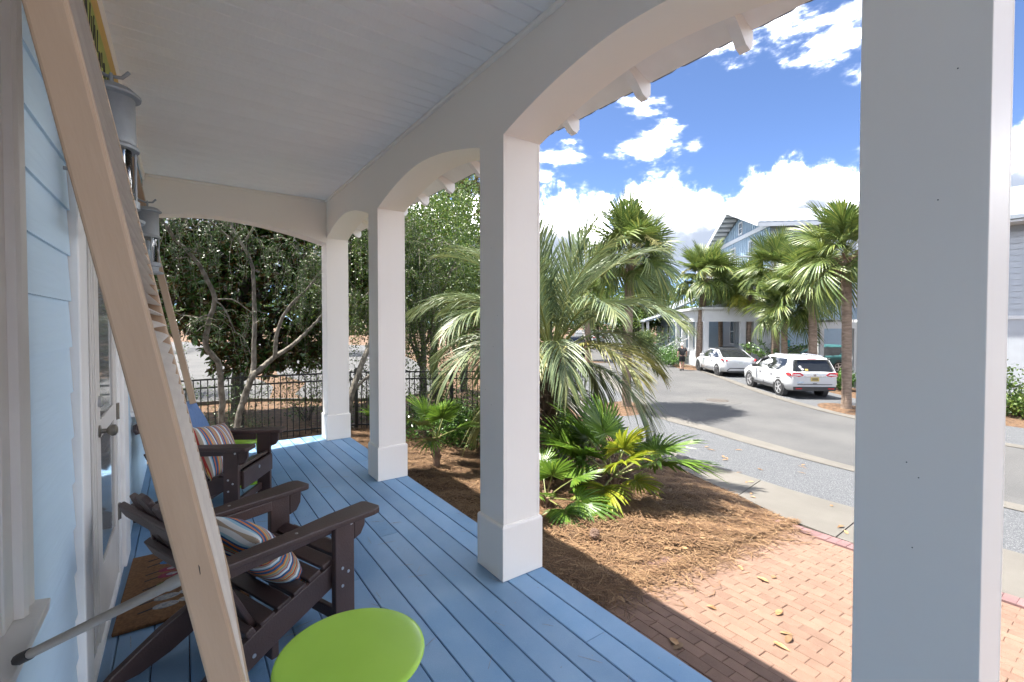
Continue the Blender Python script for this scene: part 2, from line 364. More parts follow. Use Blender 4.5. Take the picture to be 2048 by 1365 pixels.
# one sheet to the horizon
xs = sorted(set([-900, -300, -120, -60, -30, -15, -8, -4, 0, 2.8, 4, 6, 8, 10, 11.505, 14, 20, 30, 45, 60, 90, 150, 300, 900])); ys = [-900, -200, -60, -20, -8, 0, 4, 8, 12, 16, 24, 40, 60, 100, 200, 400, 1200]
g = MB(); g.v = [(x, y, zg(x)) for x in xs for y in ys]; ny = len(ys)
g.f = [(i * ny + j, (i + 1) * ny + j, (i + 1) * ny + j + 1, i * ny + j + 1) for i in range(len(xs) - 1) for j in range(ny - 1)]
tag(obj('ground', g, SOIL), kind='structure')
# road that curves away between two flush concrete kerb bands
near = smooth_path([(10.75, -9), (10.95, -3), (11.2, 1), (11.51, 3.72), (12.01, 5.58), (12.45, 7.13), (13.05, 9.3), (15.5, 12.6), (19.3, 17.2), (24.5, 23.3), (34, 33.6), (60, 60), (150, 152)])
far = smooth_path([(15.9, -11), (16.1, -4), (16.4, 1.5), (17.12, 5.0), (18.38, 7.33), (20.4, 9.9), (23.67, 13.35), (26.2, 16.1), (29.2, 19.3), (33.5, 23.9), (42, 32), (66, 56), (156, 147)])
tag(obj('road', strip(near, far, .010, 10), ASPH), kind='structure')
tag(obj('kerb_band', strip(offset(near, -.55), offset(near, .0), .018, 3), CONC), kind='structure')
tag(obj('kerb_band', strip(offset(far, .02), offset(far, .42), .018, 3), CONC), kind='structure')
# parking lanes either side
walk_out = smooth_path([(8.0, -9), (8.0, -2), (8.01, 2.57), (8.03, 3.3), (8.24, 4.38), (8.45, 5.6), (9.1, 7.4), (10.3, 9.6), (12.2, 12.2), (16.2, 17.2), (21.5, 23.5), (31, 34), (147, 153)])
tag(obj('parking_lane', strip(walk_out, offset(near, -.5), .006, 12), GRAV), kind='structure')
tag(obj('parking_lane', strip(offset(far, .42), offset(far, 3.2), .008, 8), GRAV), kind='structure')
# concrete sidewalk in slabs
win = [(6.33, -4.0), (6.33, -1.2), (6.33, 2.0), (6.47, 2.83), (6.86, 3.64), (7.02, 4.19), (7.39, 4.93), (8.05, 6.6), (9.2, 8.9), (10.9, 11.6), (14.8, 16.6)]
wout = [(7.99, -4.0), (7.99, -1.2), (7.99, 2.6), (8.01, 3.3), (8.22, 4.38), (8.30, 4.9), (8.43, 5.6), (9.06, 7.4), (10.26, 9.6), (12.1, 12.2), (16.1, 17.2)]
swi = thing('sidewalk', None, None); tag(swi, kind='structure')
def lerp_path(p, t):
    L_ = [0]
    for a, b in zip(p[:-1], p[1:]): L_.append(L_[-1] + math.hypot(b[0] - a[0], b[1] - a[1]))
    d = t * L_[-1]
    for i in range(len(p) - 1):
        if d <= L_[i + 1] + 1e-9:
            f = (d - L_[i]) / max(L_[i + 1] - L_[i], 1e-9); return (p[i][0] + (p[i + 1][0] - p[i][0]) * f, p[i][1] + (p[i + 1][1] - p[i][1]) * f)
    return p[-1]
ns = 15
for k in range(ns):
    t0 = k / ns + .00035; t1 = (k + 1) / ns - .00035; mb = MB(); a = []; b = []
    for i in range(5):
        t = t0 + (t1 - t0) * i / 4; a.append(lerp_path(win, t)); b.append(lerp_path(wout, t))
    s_ = strip(a, b, .03, 4); mb.add(s_.v, s_.f)
    lowr = strip(a, b, -.08, 4); mb.add(lowr.v, lowr.f)
    nn = 5
    o2 = len(s_.v)
    for i in range(4):
        mb.f += [(i * nn, (i + 1) * nn, o2 + (i + 1) * nn, o2 + i * nn), (i * nn + 4, (i + 1) * nn + 4, o2 + (i + 1) * nn + 4, o2 + i * nn + 4)]
        mb.f += [(i, i + 1, o2 + i + 1, o2 + i), (20 + i, 21 + i, o2 + 21 + i, o2 + 20 + i)]
    obj('slab', mb, CONC, swi)
# far sidewalk beyond the parked cars, and the drive on the left
tag(obj('far_sidewalk', strip(offset(far, 5.0), offset(far, 6.6), .012, 4), CONC), kind='structure')
lot_a = [(-40, 16.8), (-10, 16.6), (1.6, 15.3), (3.2, 14.4), (5.6, 14.3), (8.2, 16.6), (11, 22), (14, 30), (22, 60)]
lot_b = [(-40, 70), (-10, 70), (-6, 70), (-4, 70), (-2, 70), (0, 70), (4, 70), (8, 70), (16, 70)]
tag(obj('side_street', strip(lot_a, lot_b, .009, 10), ASPH), kind='structure')
tag(obj('kerb', MB().loft([[(x, y, zg(x) - .02), (x, y, zg(x) + .10), (x + .03, y + .16, zg(x) + .09), (x + .05, y + .17, zg(x) - .02)] for x, y in resample(lot_a[:7], 1.0)]), CONC), kind='structure')
# manhole in the road
mh = thing('manhole_cover', 'round rusty iron manhole cover set in a concrete ring in the road', 'manhole cover', (17.0, 9.8, zg(17)))
obj('concrete_collar', MB().lathe([(.88, .0), (.88, .014), (.42, .016), (.42, .0)], 40), PATCH, mh, smooth=30)
obj('iron_lid', MB().lathe([(.405, .0), (.405, .020), (.36, .024), (.0001, .024)], 32), IRON, mh, smooth=30)

# ------------------------------------------------------------------ brick walk to the porch
BX0, BX1, BY0, BY1 = 1.90, 6.12, -1.6, 2.66
bp = thing('brick_path', None, None); tag(bp, kind='structure')
obj('sand_bed', MB().add([(x, y, zg(x) + .004) for x in (1.85, 2.8, 4, 5, 6.33) for y in (BY0 - .1, 2.90)], [(2 * i, 2 * i + 2, 2 * i + 3, 2 * i + 1) for i in range(4)]), SAND, bp)
def brick_mesh(lx, ly, h=.03, c=.006):
    mb = MB(); X, Y = lx / 2, ly / 2
    mb.loft([[(-X, -Y, 0), (X, -Y, 0), (X, Y, 0), (-X, Y, 0)], [(-X, -Y, h - c), (X, -Y, h - c), (X, Y, h - c), (-X, Y, h - c)], [(-X + c, -Y + c, h), (X - c, -Y + c, h), (X - c, Y - c, h), (-X + c, Y - c, h)]])
    return mb
bme = brick_mesh(.0998, .2032, c=.004).mesh('brick'); bme.materials.append(BRICK)
bms = brick_mesh(.203, .0998, c=.004).mesh('brick'); bms.materials.append(BRICKP)
bmt = brick_mesh(.0998, .203, c=.004).mesh('brick'); bmt.materials.append(BRICKP)
bmh = brick_mesh(.0998, .0998, c=.004).mesh('brick'); bmh.materials.append(BRICK)
SLOPE = math.atan(.085)
bl = []
nrow = int((BX1 - BX0) / .1015)
for r in range(nrow):
    x = BX0 + .05 + r * .1015; off = .1025 if r % 2 else 0
    y = BY1 - .1
    if off: bl.append((x, BY1 - .05, bmh)); y -= .1025 + .0
    while y > BY0: bl.append((x, y - (0 if not off else -.0), bme)); y -= .205
k = 0
while BY0 + .205 * .5 * k < BY1 + .2: bl.append((6.225, BY1 + .17 - k * .1015, bms)); k += 1
k = 0
while BX0 + .05 + k * .1015 < 6.12: bl.append((BX0 + .05 + k * .1015, BY1 + .105, bmt)); k += 1
fx, fy = math.sin(R(35.8)), math.cos(R(35.8))
def in_view(x, y, z):
    f = x * fx + y * fy; r = (x * fy - y * fx) / max(f, .01); v = (EYE - z) / max(f, .01)
    return f > .3 and -.1 < r < 1.15 and v < .81 and not (.74 < r < 1.05)
bl.sort(key=lambda b: (not in_view(b[0], b[1], zg(b[0])), b[0] ** 2 + b[1] ** 2))
rest = {}
for i, (x, y, me) in enumerate(bl):
    loc = (x + S(-.0015, .0015), y + S(-.002, .002), zg(x) + S(-.002, .002)); rot = (S(-.008, .008), (SLOPE if x > 2.8 else 0) + S(-.01, .01), S(-.006, .006))
    if i < 300: link('brick', me, None, bp, loc, rot)
    else: rest.setdefault(me.materials[0].name, []).append((me, loc, rot))
for mn, L_ in rest.items():
    mb = MB()
    for me, loc, rot in L_:
        M = Matrix.Translation(loc) @ Euler(rot).to_matrix().to_4x4(); mb.add([M @ v.co for v in me.vertices], [tuple(p.vertices) for p in me.polygons])
    tag(obj('farther_bricks', mb, BRICK if mn == 'paver_brick' else BRICKP, bp), 'bricks of the walk farther from the porch', kind='stuff')

# ================================================================== the house with its porch
HS = thing('porch_house', 'pale blue house whose white arched porch with blue deck frames the view', 'house')
def hp(name, mb, m, parent=None, **k): return obj(name, mb, m, parent or HS, **k)
FY0, FY1, FX0, FX1 = -2.3, 6.77, -.33, 1.868
flo = hp('porch_floor', MB().box((FX0 - .02, FY0, -.20), (FX1 - .03, FY1 - .03, -.030)), SAND)
hp('rim_board', MB().box((FX1 - .03, FY0, -.24), (FX1 - .005, FY1 - .002, -.028)), DECK, bevel=.003)
hp('porch_skirt', MB().box((FX1 - .10, FY0, -.78), (FX1 - .06, FY1 - .1, -.2)), HGREY)
hp('porch_skirt', MB().box((FX0, FY1 - .14, -.78), (FX1 - .1, FY1 - .1, -.2)), HGREY)
x = FX1; k = 0
while x > FX0 + .02:
    wdt = .139 if k else .131; x0 = max(x - wdt, FX0)
    cuts = [FY0] + ([S(1.5, 5.5)] if k % 3 == 1 else []) + [FY1]
    for a, b in zip(cuts[:-1], cuts[1:]):
        mb = MB(); c = .004; e = .001
        ring = lambda y: [(x0, y, -.028), (x, y, -.028), (x, y, -c), (x - c, y, 0), (x0 + c, y, 0), (x0, y, -c)]
        mb.loft([ring(a + e), ring(b - e)]); obj('deck_board', mb, DECK, flo)
    x -= wdt + .0047; k += 1
# ceiling of narrow planks
CZ = 3.195
cei = hp('ceiling', MB().box((-.4, FY0, CZ + .014), (1.6, 6.45, CZ + .03)), CEIL)
y = FY0; k = 0
pl = MB()
pw = .11
pr = [(-pw / 2 + .002, .013), (-pw / 2 + .002, .005), (-pw / 2 + .007, .0), (pw / 2 - .007, 0), (pw / 2 - .002, .005), (pw / 2 - .002, .013)]
pl.loft([[(-.36, a, b) for a, b in pr], [(1.572, a, b) for a, b in pr]]); plm = pl.mesh('ceiling_plank'); plm.materials.append(CEIL)
while y < 6.38: link('ceiling_plank', plm, None, cei, (0, y + pw / 2, CZ + S(-.0006, .0006))); y += pw
hp('ceiling_trim', MB().box((1.545, FY0, CZ - .028), (1.5719, 6.37, CZ - .0015)), WHITE, bevel=.006)
hp('ceiling_trim', MB().box((-.30, 6.365, CZ - .028), (1.543, 6.3889, CZ - .0015)), WHITE, bevel=.006)
hp('ceiling_trim', MB().box((-.329, FY0, CZ - .085), (-.305, 6.363, CZ - .0015)), WHITE, bevel=.006)
# columns on plinths
cols = [(-1.83, -1.54), (.21, .50), (2.25, 2.545), (4.42, 4.72), (6.375, 6.67)]
for a, b in cols:
    t = .014
    c = hp('column', MB().box((1.555 + t, a + t, .30), (1.574 + t, b - t, 2.705)), WHITE, bevel=.0025)
    obj('face_board', MB().box((1.846 - t, a + t, .30), (1.865 - t, b - t, 2.705)), WHITE, c, bevel=.0025)
    for q, w_ in ((a + t, .018), (b - t - .018, .018)): obj('face_board', MB().box((1.5741 + t, q + .0006, .30), (1.8459 - t, q + w_ - .0006, 2.705)), WHITE, c, bevel=.002)
    for q in range(5): obj('nail_head', MB().lathe([(.0001, 0), (.0018, 0), (.0015, .0008), (.0001, .001)], 8, Matrix.Translation((1.555 + t, S(a + .06, b - .06), S(.6, 2.6))) @ Matrix.Rotation(R(-90), 4, 'Y')), IRON, c)
    p = MB(); z1 = .335
    r = lambda i, z: [(1.555 + i, a + i, z), (1.865 - i, a + i, z), (1.865 - i, b - i, z), (1.555 + i, b - i, z)]
    p.loft([r(0, .0015), r(0, z1 - .012), r(.004, z1), r(t + .001, z1 + .006)]); obj('plinth', p, WHITE, c, bevel=.003)
# beam with segmental arches
def arch_rings(x0, x1, z_of, ylist): return [[(x0, y, z_of(y)), (x1, y, z_of(y)), (x1, y, CZ + .16), (x0, y, CZ + .16)] for y in ylist]
ylist = [FY0]; zl = {FY0: 2.86}
def zarch(y, a, b, spring, rise):
    m = (a + b) / 2; hh = (b - a) / 2; t = abs((y - m) / hh); return spring + rise * (1 - t ** 1.75)
yl = []; zz = []
def put(y, z): yl.append(y); zz.append(z)
put(FY0, 2.74)
for (a0, b0), (a1, b1) in zip([(-2.6, FY0)] + cols, cols + [(6.7, 6.9)]):
    if a1 > 6.6: break
    s0, s1 = b0 - .014, a1 + .014
    if s0 > FY0:
        for i in range(29): yy = s0 + (s1 - s0) * i / 28; put(yy, zarch(yy, s0, s1, 2.70, .165))
    else: put(s1, 2.70)
put(6.67, 2.70)
hp('arched_beam', MB().loft([[(1.572, y, z), (1.852, y, z), (1.852, y, 3.14), (1.572, y, 3.26)] for y, z in zip(yl, zz)]), WHITE, smooth=25)
xs_ = [-.33 + (1.571 + .33) * i / 32 for i in range(33)]
hp('arched_end_beam', MB().loft([[(x, 6.39, zarch(x, -.87, 1.571, 2.63, .20)), (x, 6.655, zarch(x, -.87, 1.571, 2.63, .20)), (x, 6.655, CZ + .16), (x, 6.39, CZ + .16)] for x in xs_]), WHITE, smooth=25)
# rafter tails, eave board and crimped metal roof, far-end overhang lengthened to keep sun off the deck
tail = [(1.853, 3.15), (1.853, 3.045)]
for i in range(1, 9):
    t = i / 8; tail.append((1.853 + .352 * t, 3.045 - .138 * (t ** 2.4) + .016 * math.sin(t * math.pi)))
tail += [(2.248, 2.892), (2.272, 2.925), (2.272, 2.99)]
tm = MB().prism(tail, -.026, .026, 'y').mesh('rafter_tail'); tm.materials.append(WHITE2)
for i in range(17): link('rafter_tail', tm, None, HS, (0, -2.43 + .6 * i, 0))
hp('eave_board', MB().prism([(2.06, 3.078), (2.262, 2.992), (2.268, 3.004), (2.066, 3.09)], -2.6, 7.45), WHITE2)
hp('roof_sheathing', MB().prism([(2.06, 3.10), (-2.5, 5.152), (-2.5, 5.167), (2.06, 3.115)], -2.6, 7.45), BARKD)
rr = []
ysn = np.arange(-2.65, 7.5, .0265)
for y in ysn:
    ph = (y % .21) / .21; h = .016 * max(0, 1 - abs(ph - .5) / .13) + .004 * max(0, 1 - abs(((ph + .5) % 1) - .5) / .06)
    rr.append([(2.30, y, 3.008 + h), (2.30, y, 3.016 + h), (-2.5, y, 5.195 + h), (-2.5, y, 5.185 + h)])
hp('metal_roof', MB().loft(rr), TIN)
hp('upper_storey', MB().box((-8, -6, -.8), (-.37, 6.66, 3.6)), HGREY)
hp('upper_storey', MB().box((-7.9, -6, 3.6), (-2.4, 6.4, 6.2)), SIDING)
# lap siding, broken by the window and the door
wal = hp('wall', MB().box((-.372, -2.3, -.02), (-.345, 6.5, CZ + .02)), HGREY)
def siding(y0, y1, z0, z1):
    z = -.015 + .1665 * round((z0 + .015) / .1665)
    while z < z1 - .01:
        zt = min(z + .1665 + .025, CZ + .01); mb = MB()
        ring = lambda y: [(-.345, y, z), (-.3285, y, z), (-.3385, y, zt), (-.345, y, zt)]
        mb.loft([ring(y0), ring(y1)]); obj('siding_board', mb, SIDING, wal); z += .1665
siding(1.60, 2.315, 0, CZ); siding(4.10, 4.58, 0, CZ); siding(5.66, 6.385, 0, CZ); siding(-2.3, .58, 0, CZ)
siding(.58, 1.60, 0, .80); siding(4.58, 5.66, 0, .80); siding(2.45, 3.98, 2.62, CZ)
def window(y0, y1, z0, z1):
    wd = hp('window', MB().box((-.365, y0 + .09, z0 + .03), (-.352, y1 - .09, z1 - .08)), PANEL)
    for a, b in ((y0, y0 + .085), (y1 - .085, y1)):
        mb = MB(); pr = [(-.3445, a), (-.306, a), (-.3, a + .012), (-.308, a + .03), (-.308, b - .028), (-.302, b - .012), (-.306, b), (-.3445, b)]
        mb.loft([[(p, q, z0) for p, q in pr], [(p, q, z1) for p, q in pr]]); obj('casing', mb, WHITE2, wd)
    obj('head_casing', MB().box((-.3445, y0 - .02, z1), (-.298, y1 + .02, z1 + .11)), WHITE2, wd, bevel=.004)
    sm = MB().prism([(-.35, z0 - .04), (-.282, z0 - .042), (-.278, z0 - .010), (-.35, z0 + .002)], y0 - .02, y1 + .015); obj('sill', sm, WHITE2, wd, bevel=.003)
    for a, b in ((y0 + .085, y0 + .15), (y1 - .15, y1 - .085)):
        obj('sash_stile', MB().box((-.355, a, z0), (-.322, b, z1)), WHITE2, wd, bevel=.004)
    for zc in (z0, (z0 + z1) / 2, z1 - .06): obj('sash_rail', MB().box((-.354, y0 + .151, zc), (-.326, y1 - .151, zc + .055)), WHITE2, wd, bevel=.003)
    return wd
window(.60, 1.60, .885, 2.75); window(4.60, 5.64, .885, 2.75)
# glazed door in its frame
door = hp('door', MB().box((-.371, 2.90, .04), (-.345, 3.69, 2.35)), DOORP)
for a, b in ((2.90, 3.02), (3.57, 3.69)): obj('door_stile', MB().box((-.3449, a, .04), (-.333, b, 2.35)), DOORP, door, bevel=.003)
for a, b in ((.04, .36), (2.22, 2.35), (1.0, 1.09)): obj('door_rail', MB().box((-.3449, 3.0205, a), (-.334, 3.5695, b)), DOORP, door, bevel=.003)
for a, b in ((.36, 1.0), (1.09, 2.22)): obj('door_glass', MB().box((-.3447, 3.025, a + .003), (-.341, 3.565, b - .003)), PANEL, door)
kn = obj('knob', MB().lathe([(.0001, 0), (.030, .0), (.030, .006), (.012, .010), (.011, .028), (.022, .036), (.029, .05), (.027, .062), (.014, .07), (.0001, .071)], 20, Matrix.Translation((-.333, 2.965, 1.045)) @ Matrix.Rotation(R(90), 4, 'Y')), BRONZE, door, smooth=40)
obj('deadbolt', MB().lathe([(.0001, 0), (.027, 0), (.027, .012), (.012, .02), (.0001, .02)], 18, Matrix.Translation((-.333, 2.965, 1.19)) @ Matrix.Rotation(R(90), 4, 'Y')), STEEL, door, smooth=40)
for z in (.36, .98, 2.0):
    obj('hinge', MB().box((-.3329, 3.675, z), (-.327, 3.72, z + .10)).tube([(-.325, 3.70, z), (-.325, 3.70, z + .1)], .006, 8), BRONZE, door)
dfr = hp('door_frame', MB().box((-.3445, 2.32, 0), (-.306, 2.45, 2.62)), WHITE2, bevel=.006)
obj('jamb', MB().box((-.3445, 2.451, 0), (-.320, 2.60, 2.44)), WHITE2, dfr, bevel=.004)
obj('side_panel', MB().box((-.371, 2.601, .02), (-.346, 2.899, 2.44)), DOORP, dfr)
for yy in (2.63, 2.70, 2.80, 2.86): obj('panel_bead', MB().box((-.3459, yy, .05), (-.337, yy + .022, 2.42)), DOORP, dfr, bevel=.003)
obj('jamb', MB().box((-.371, 3.70, 0), (-.328, 3.82, 2.44)), WHITE2, dfr, bevel=.004)
obj('casing', MB().box((-.3445, 3.821, 0), (-.306, 4.09, 2.62)), WHITE2, dfr, bevel=.006)
obj('head', MB().box((-.3445, 2.451, 2.441), (-.304, 3.820, 2.618)), WHITE2, dfr, bevel=.004)
obj('threshold', MB().prism([(-.37, .001), (-.322, .001), (-.325, .02), (-.37, .04)], 2.455, 4.085), WHITE2, dfr)
# board-over-window shutters hung from the head and propped open
TH = .0445; ANG = math.atan(.192); HZ_ = 2.94; HXF = -.0374 - .192 * (HZ_ - EYE)
lv = MB(); n_ = 10
sec = [(.026 * math.cos(2 * math.pi * i / n_), .0048 * math.sin(2 * math.pi * i / n_)) for i in range(n_)]
ca, sa = math.cos(R(-30)), math.sin(R(-30))
sec = [(a * ca - b * sa, a * sa + b * ca) for a, b in sec]
def shutter(y0, y1, zbot, rod):
    ln = (HZ_ - zbot) / math.cos(ANG)
    sh = hp('shutter', MB().box((-TH, y0, -ln), (0, y0 + .07, 0)), TAN, bevel=.004)
    sh.location = (HXF, 0, HZ_); sh.rotation_euler = (0, -ANG, 0)
    obj('stile', MB().box((-TH, y1 - .07, -ln), (0, y1, 0)), TAN, sh, bevel=.004)
    obj('rail', MB().box((-TH + .002, y0 + .0701, -.10), (-.002, y1 - .0701, 0)), TAN, sh, bevel=.003)
    obj('rail', MB().box((-TH + .002, y0 + .0701, -ln), (-.002, y1 - .0701, -ln + .10)), TAN, sh, bevel=.003)
    lm = MB().loft([[(a, y0 + .066, b) for a, b in sec], [(a, y1 - .066, b) for a, b in sec]]).mesh('louver', 40); lm.materials.append(LOUV)
    if rod: obj('crack', MB().add([(-.0180, y0 - .0006, -1.770), (-.0168, y0 - .0006, -1.775), (-.0180, y0 - .0006, -1.786), (-.0192, y0 - .0006, -1.788), (-.0186, y0 - .0006, -1.778)], [(0, 1, 2, 3, 4)]), IRON, sh)
    z = -.122
    while z > -ln + .115: link('louver', lm, None, sh, (-TH / 2, 0, z)); z -= .0288
    if rod:
        inv = sh.matrix_basis.inverted() if False else (Matrix.Translation(sh.location) @ Euler(sh.rotation_euler).to_matrix().to_4x4()).inverted()
        a, b = [inv @ Vector(p) for p in rod]
        obj('prop_rod', MB().tube([a, a + (b - a) * .1, b], .0092, 10), GREY, sh, smooth=40)
        d = (b - a).normalized()
        obj('rod_end', MB().tube([a - d * .010, a + d * .025], .0112, 10), RUBBER, sh, smooth=40)
        obj('rod_end', MB().tube([b - d * .05, b + d * .01], .0115, 10), GREY, sh, smooth=40)
    return sh
shutter(.85, 1.67, .80, [(-.275, 1.335, .885), (.004, 1.07, 1.085)])
shutter(4.52, 5.30, .92, None)

# ================================================================== things on the porch
def lantern(y, label):
    ax = -.195; z0 = 1.955
    t = thing('wall_lantern', label, 'lantern', (ax, y, z0), 0, 'grey metal lanterns beside the door')
    obj('base', MB().lathe([(.0001, -.02), (.088, -.018), (.09, -.008), (.062, .0), (.062, .03), (.075, .034), (.075, .06), (.058, .066), (.0001, .066)], 28), LANT, t, smooth=35)
    obj('glass', MB().lathe([(.052, .068), (.056, .12), (.054, .24), (.053, .245), (.055, .12), (.05, .07)], 24), CLEAR, t, smooth=60)
    obj('candle', MB().lathe([(.0001, .066), (.018, .066), (.018, .15), (.011, .155), (.02, .19), (.012, .22), (.0001, .225)], 14), HWHITE, t, smooth=40)
    for a in (20, 110, 200, 290):
        obj('guard_rod', MB().tube([(.066 * math.cos(R(a)), .066 * math.sin(R(a)), .055), (.066 * math.cos(R(a)), .066 * math.sin(R(a)), .26)], .0045, 6), LANT, t)
    obj('collar', MB().lathe([(.05, .243), (.076, .243), (.078, .252), (.07, .262), (.05, .262)], 28), LANT, t, smooth=35)
    obj('hood', MB().lathe([(.060, .262), (.068, .262), (.066, .43), (.060, .44), (.0001, .44)], 28), LANT, t, smooth=35)
    obj('cap', MB().lathe([(.06, .425), (.083, .432), (.085, .440), (.06, .462), (.0001, .468)], 28), LANT, t, smooth=35)
    ring = [(.0, .016 * math.cos(i * math.pi / 8), .488 + .022 * math.sin(i * math.pi / 8)) for i in range(17)]
    obj('ring', MB().tube(ring, .0055, 6), LANT, t, smooth=60)
    arm = [(-.13, 0, .60), (-.09, 0, .56), (-.05, 0, .515), (-.01, 0, .50), (.03, 0, .505), (.05, 0, .53)]
    obj('hanging_hook', MB().tube(arm, .0065, 8), LANT, t, smooth=60)
    obj('wall_plate', MB().box((-.139, -.05, .40), (-.13, .05, .66)), LANT, t, bevel=.004)
    obj('stay', MB().tube([(-.13, 0, .15), (-.06, 0, .15)], .007, 6), LANT, t)
lantern(2.19, 'larger-looking grey lantern nearer the camera, beside the tan shutter')
lantern(4.30, 'smaller-looking grey lantern farther along the wall, below the first one')
sg = thing('painted_sign', 'green and yellow hand-painted board above the door under the ceiling', 'sign', (-.326, 3.15, 2.78))
obj('board', MB().box((-.001, -.80, 0), (.016, .78, .33)), SIGNY, sg, bevel=.003)
obj('painted_field', MB().box((.0161, -.78, .01), (.0185, .70, .205)), SIGNG, sg)
for i in range(26):
    yy = -.75 + i * .055; h = S(.05, .12); z0 = S(.02, .07)
    obj('brush_stroke', MB().beam((.0200, yy, z0), (.0200, yy + S(-.03, .03), z0 + h), .0028, S(.010, .018), (0, 1, 0)), SIGNK, sg)

def adirondack(name, label, loc, rz, group):
    t = thing(name, label, 'chair', loc, rz, group)
    P = lambda n, mb, **k: obj(n, mb, BROWN, t, bevel=.006, **k)
    rail = [(.0, .385), (.0, .27), (-.10, .235), (-.40, .125), (-.62, .03), (-.74, .0), (-.90, .0), (-.84, .05), (-.66, .155), (-.42, .255), (-.14, .345)]
    for s in (-1, 1):
        y = s * .285
        leg = P('leg', MB().box((-.115, y - .018, 0), (.0, y + .018, .572)))
        for px, pz in ((-.075, .33), (-.04, .30), (-.075, .24), (-.09, .05), (-.02, .54)):
            obj('screw', MB().lathe([(.0001, 0), (.008, 0), (.008, .003), (.0001, .0035)], 10, Matrix.Translation((px, y + s * .018, pz)) @ Matrix.Rotation(R(-90 * s), 4, 'X')), STEEL, leg)
        rl = P('side_rail', MB().prism(rail, y - s * .020 - .019, y - s * .020 + .019) if False else MB().prism(rail, y - s * .0375 - .018, y - s * .0375 + .018))
        obj('screw', MB().lathe([(.0001, 0), (.009, 0), (.009, .003), (.0001, .0035)], 10, Matrix.Translation((-.50, y - s * .0375 + s * .018, .13)) @ Matrix.Rotation(R(-90 * s), 4, 'X')), STEEL, rl)
        arm = [(.10, s * .235), (.115, s * .255), (.115, s * .36), (.095, s * .383), (.06, s * .39), (-.25, s * .355), (-.66, s * .325), (-.68, s * .25), (-.30, s * .245), (-.1, s * .232)]
        ar = P('arm', MB().prism(arm, .573, .602, 'z'))
        obj('screw', MB().lathe([(.0001, 0), (.007, 0), (.007, .0025), (.0001, .003)], 10, Matrix.Translation((-.32, s * .30, .602))), STEEL, ar)
        br = [(.001, .572), (.075, .572), (.07, .50), (.045, .46), (.001, .445)]
        P('arm_bracket', MB().prism(br, y - .016, y + .016))
        P('arm_rail', MB().box((-.66, s * .262 - .016, .515), (-.116, s * .262 + .016, .572)))
    for i in range(6):
        x = -.012 - i * .077; z = .392 - i * .0285
        M = Matrix.Translation((x - .036, 0, z)) @ Matrix.Rotation(R(-20.5), 4, 'Y')
        P('seat_slat', MB().box((-.0345, -.262, -.012), (.0345, .262, .012), M))
    M = Matrix.Translation((.012, 0, .325))
    ap = P('front_apron', MB().prism([(-.262, -.085), (.262, -.085), (.262, .062), (-.262, .062)], .001, .026, 'x', Matrix.Translation((0, 0, .325))))
    obj('maker_badge', MB().lathe([(.0001, 0), (.014, 0), (.014, .003), (.0001, .003)], 16, Matrix.Translation((.0262, 0, .345)) @ Matrix.Rotation(R(90), 4, 'Y')), STEEL, ap)
    P('lower_brace', MB().box((-.42, -.262, .055), (-.385, .262, .155)))
    P('front_stretcher', MB().box((-.10, -.266, .06), (-.07, .266, .12)))
    # fanned back
    BA = Matrix.Translation((-.44, 0, .165)) @ Matrix.Rotation(R(-27), 4, 'Y')
    for i in range(5):
        u = i - 2; b0 = u * .084; tp = u * .112; h = .80 - .028 * u * u; hw0, hw1 = .038, .052
        rnd = [(tp - hw1, h - .03 - (.02 if u < 0 else 0)), (tp - hw1 * .5, h - .006), (tp + hw1 * .5, h - .006), (tp + hw1, h - .03 - (.02 if u > 0 else 0))]
        poly = [(b0 - hw0, 0)] + rnd + [(b0 + hw0, 0)]
        P('back_slat', MB().prism(poly, -.012, .012, 'x', BA))
    P('back_brace', MB().box((-.045, -.325, .37), (-.0125, .325, .46), BA))
    cr = [(-.30, .62), (.30, .62), (.31, .66), (.28, .70), (-.28, .70), (-.31, .66)]
    P('back_brace', MB().prism(cr, -.04, -.0125, 'x', BA))
    P('back_brace', MB().box((-.05, -.262, .03), (-.0125, .262, .11), BA))
    return t
adirondack('adirondack_chair', 'dark brown slatted lounge chair nearest the camera, beside the big green table', (.60, 2.67, 0), R(22), 'brown porch chairs')
adirondack('adirondack_chair', 'dark brown slatted lounge chair farther back, turned towards the camera', (.50, 4.44, 0), R(-31), 'brown porch chairs')
def pillow(name, label, cat, m, loc, rot, sx=.43, sy=.43, sz=.17, group=None):
    V = []; F = []; n = 22
    for side in (1, -1):
        o = len(V)
        for i in range(n + 1):
            for j in range(n + 1):
                u = -1 + 2 * i / n; v = -1 + 2 * j / n
                b = max(0, (1 - abs(u) ** 2.6) * (1 - abs(v) ** 2.6)) ** .55
                pin = 1 - .055 * (1 - abs(v) ** 2) * abs(u) ** 3 ; pin2 = 1 - .055 * (1 - abs(u) ** 2) * abs(v) ** 3
                V.append((u * sx / 2 * pin, v * sy / 2 * pin2, side * sz / 2 * b + .006 * math.sin(7 * u + 3 * v) * b))
        for i in range(n):
            for j in range(n):
                a = o + i * (n + 1) + j; q = (a, a + n + 1, a + n + 2, a + 1); F.append(q if side == 1 else q[::-1])
    me = npmesh(name, V, F, True)
    bm = bmesh.new(); bm.from_mesh(me); bmesh.ops.remove_doubles(bm, verts=bm.verts, dist=.0008); bm.to_mesh(me); bm.free()
    o = link(name, me, m, None, loc, rot); return tag(o, label, cat, group)
def on_chair(cl, crz, l): 
    return (cl[0] + l[0] * math.cos(crz) - l[1] * math.sin(crz), cl[1] + l[0] * math.sin(crz) + l[1] * math.cos(crz), l[2])
def rot_mat(crz, pitch, spin): return (Matrix.Rotation(crz, 4, 'Z') @ Matrix.Rotation(pitch, 4, 'Y') @ Matrix.Rotation(spin, 4, 'Z')).to_euler()
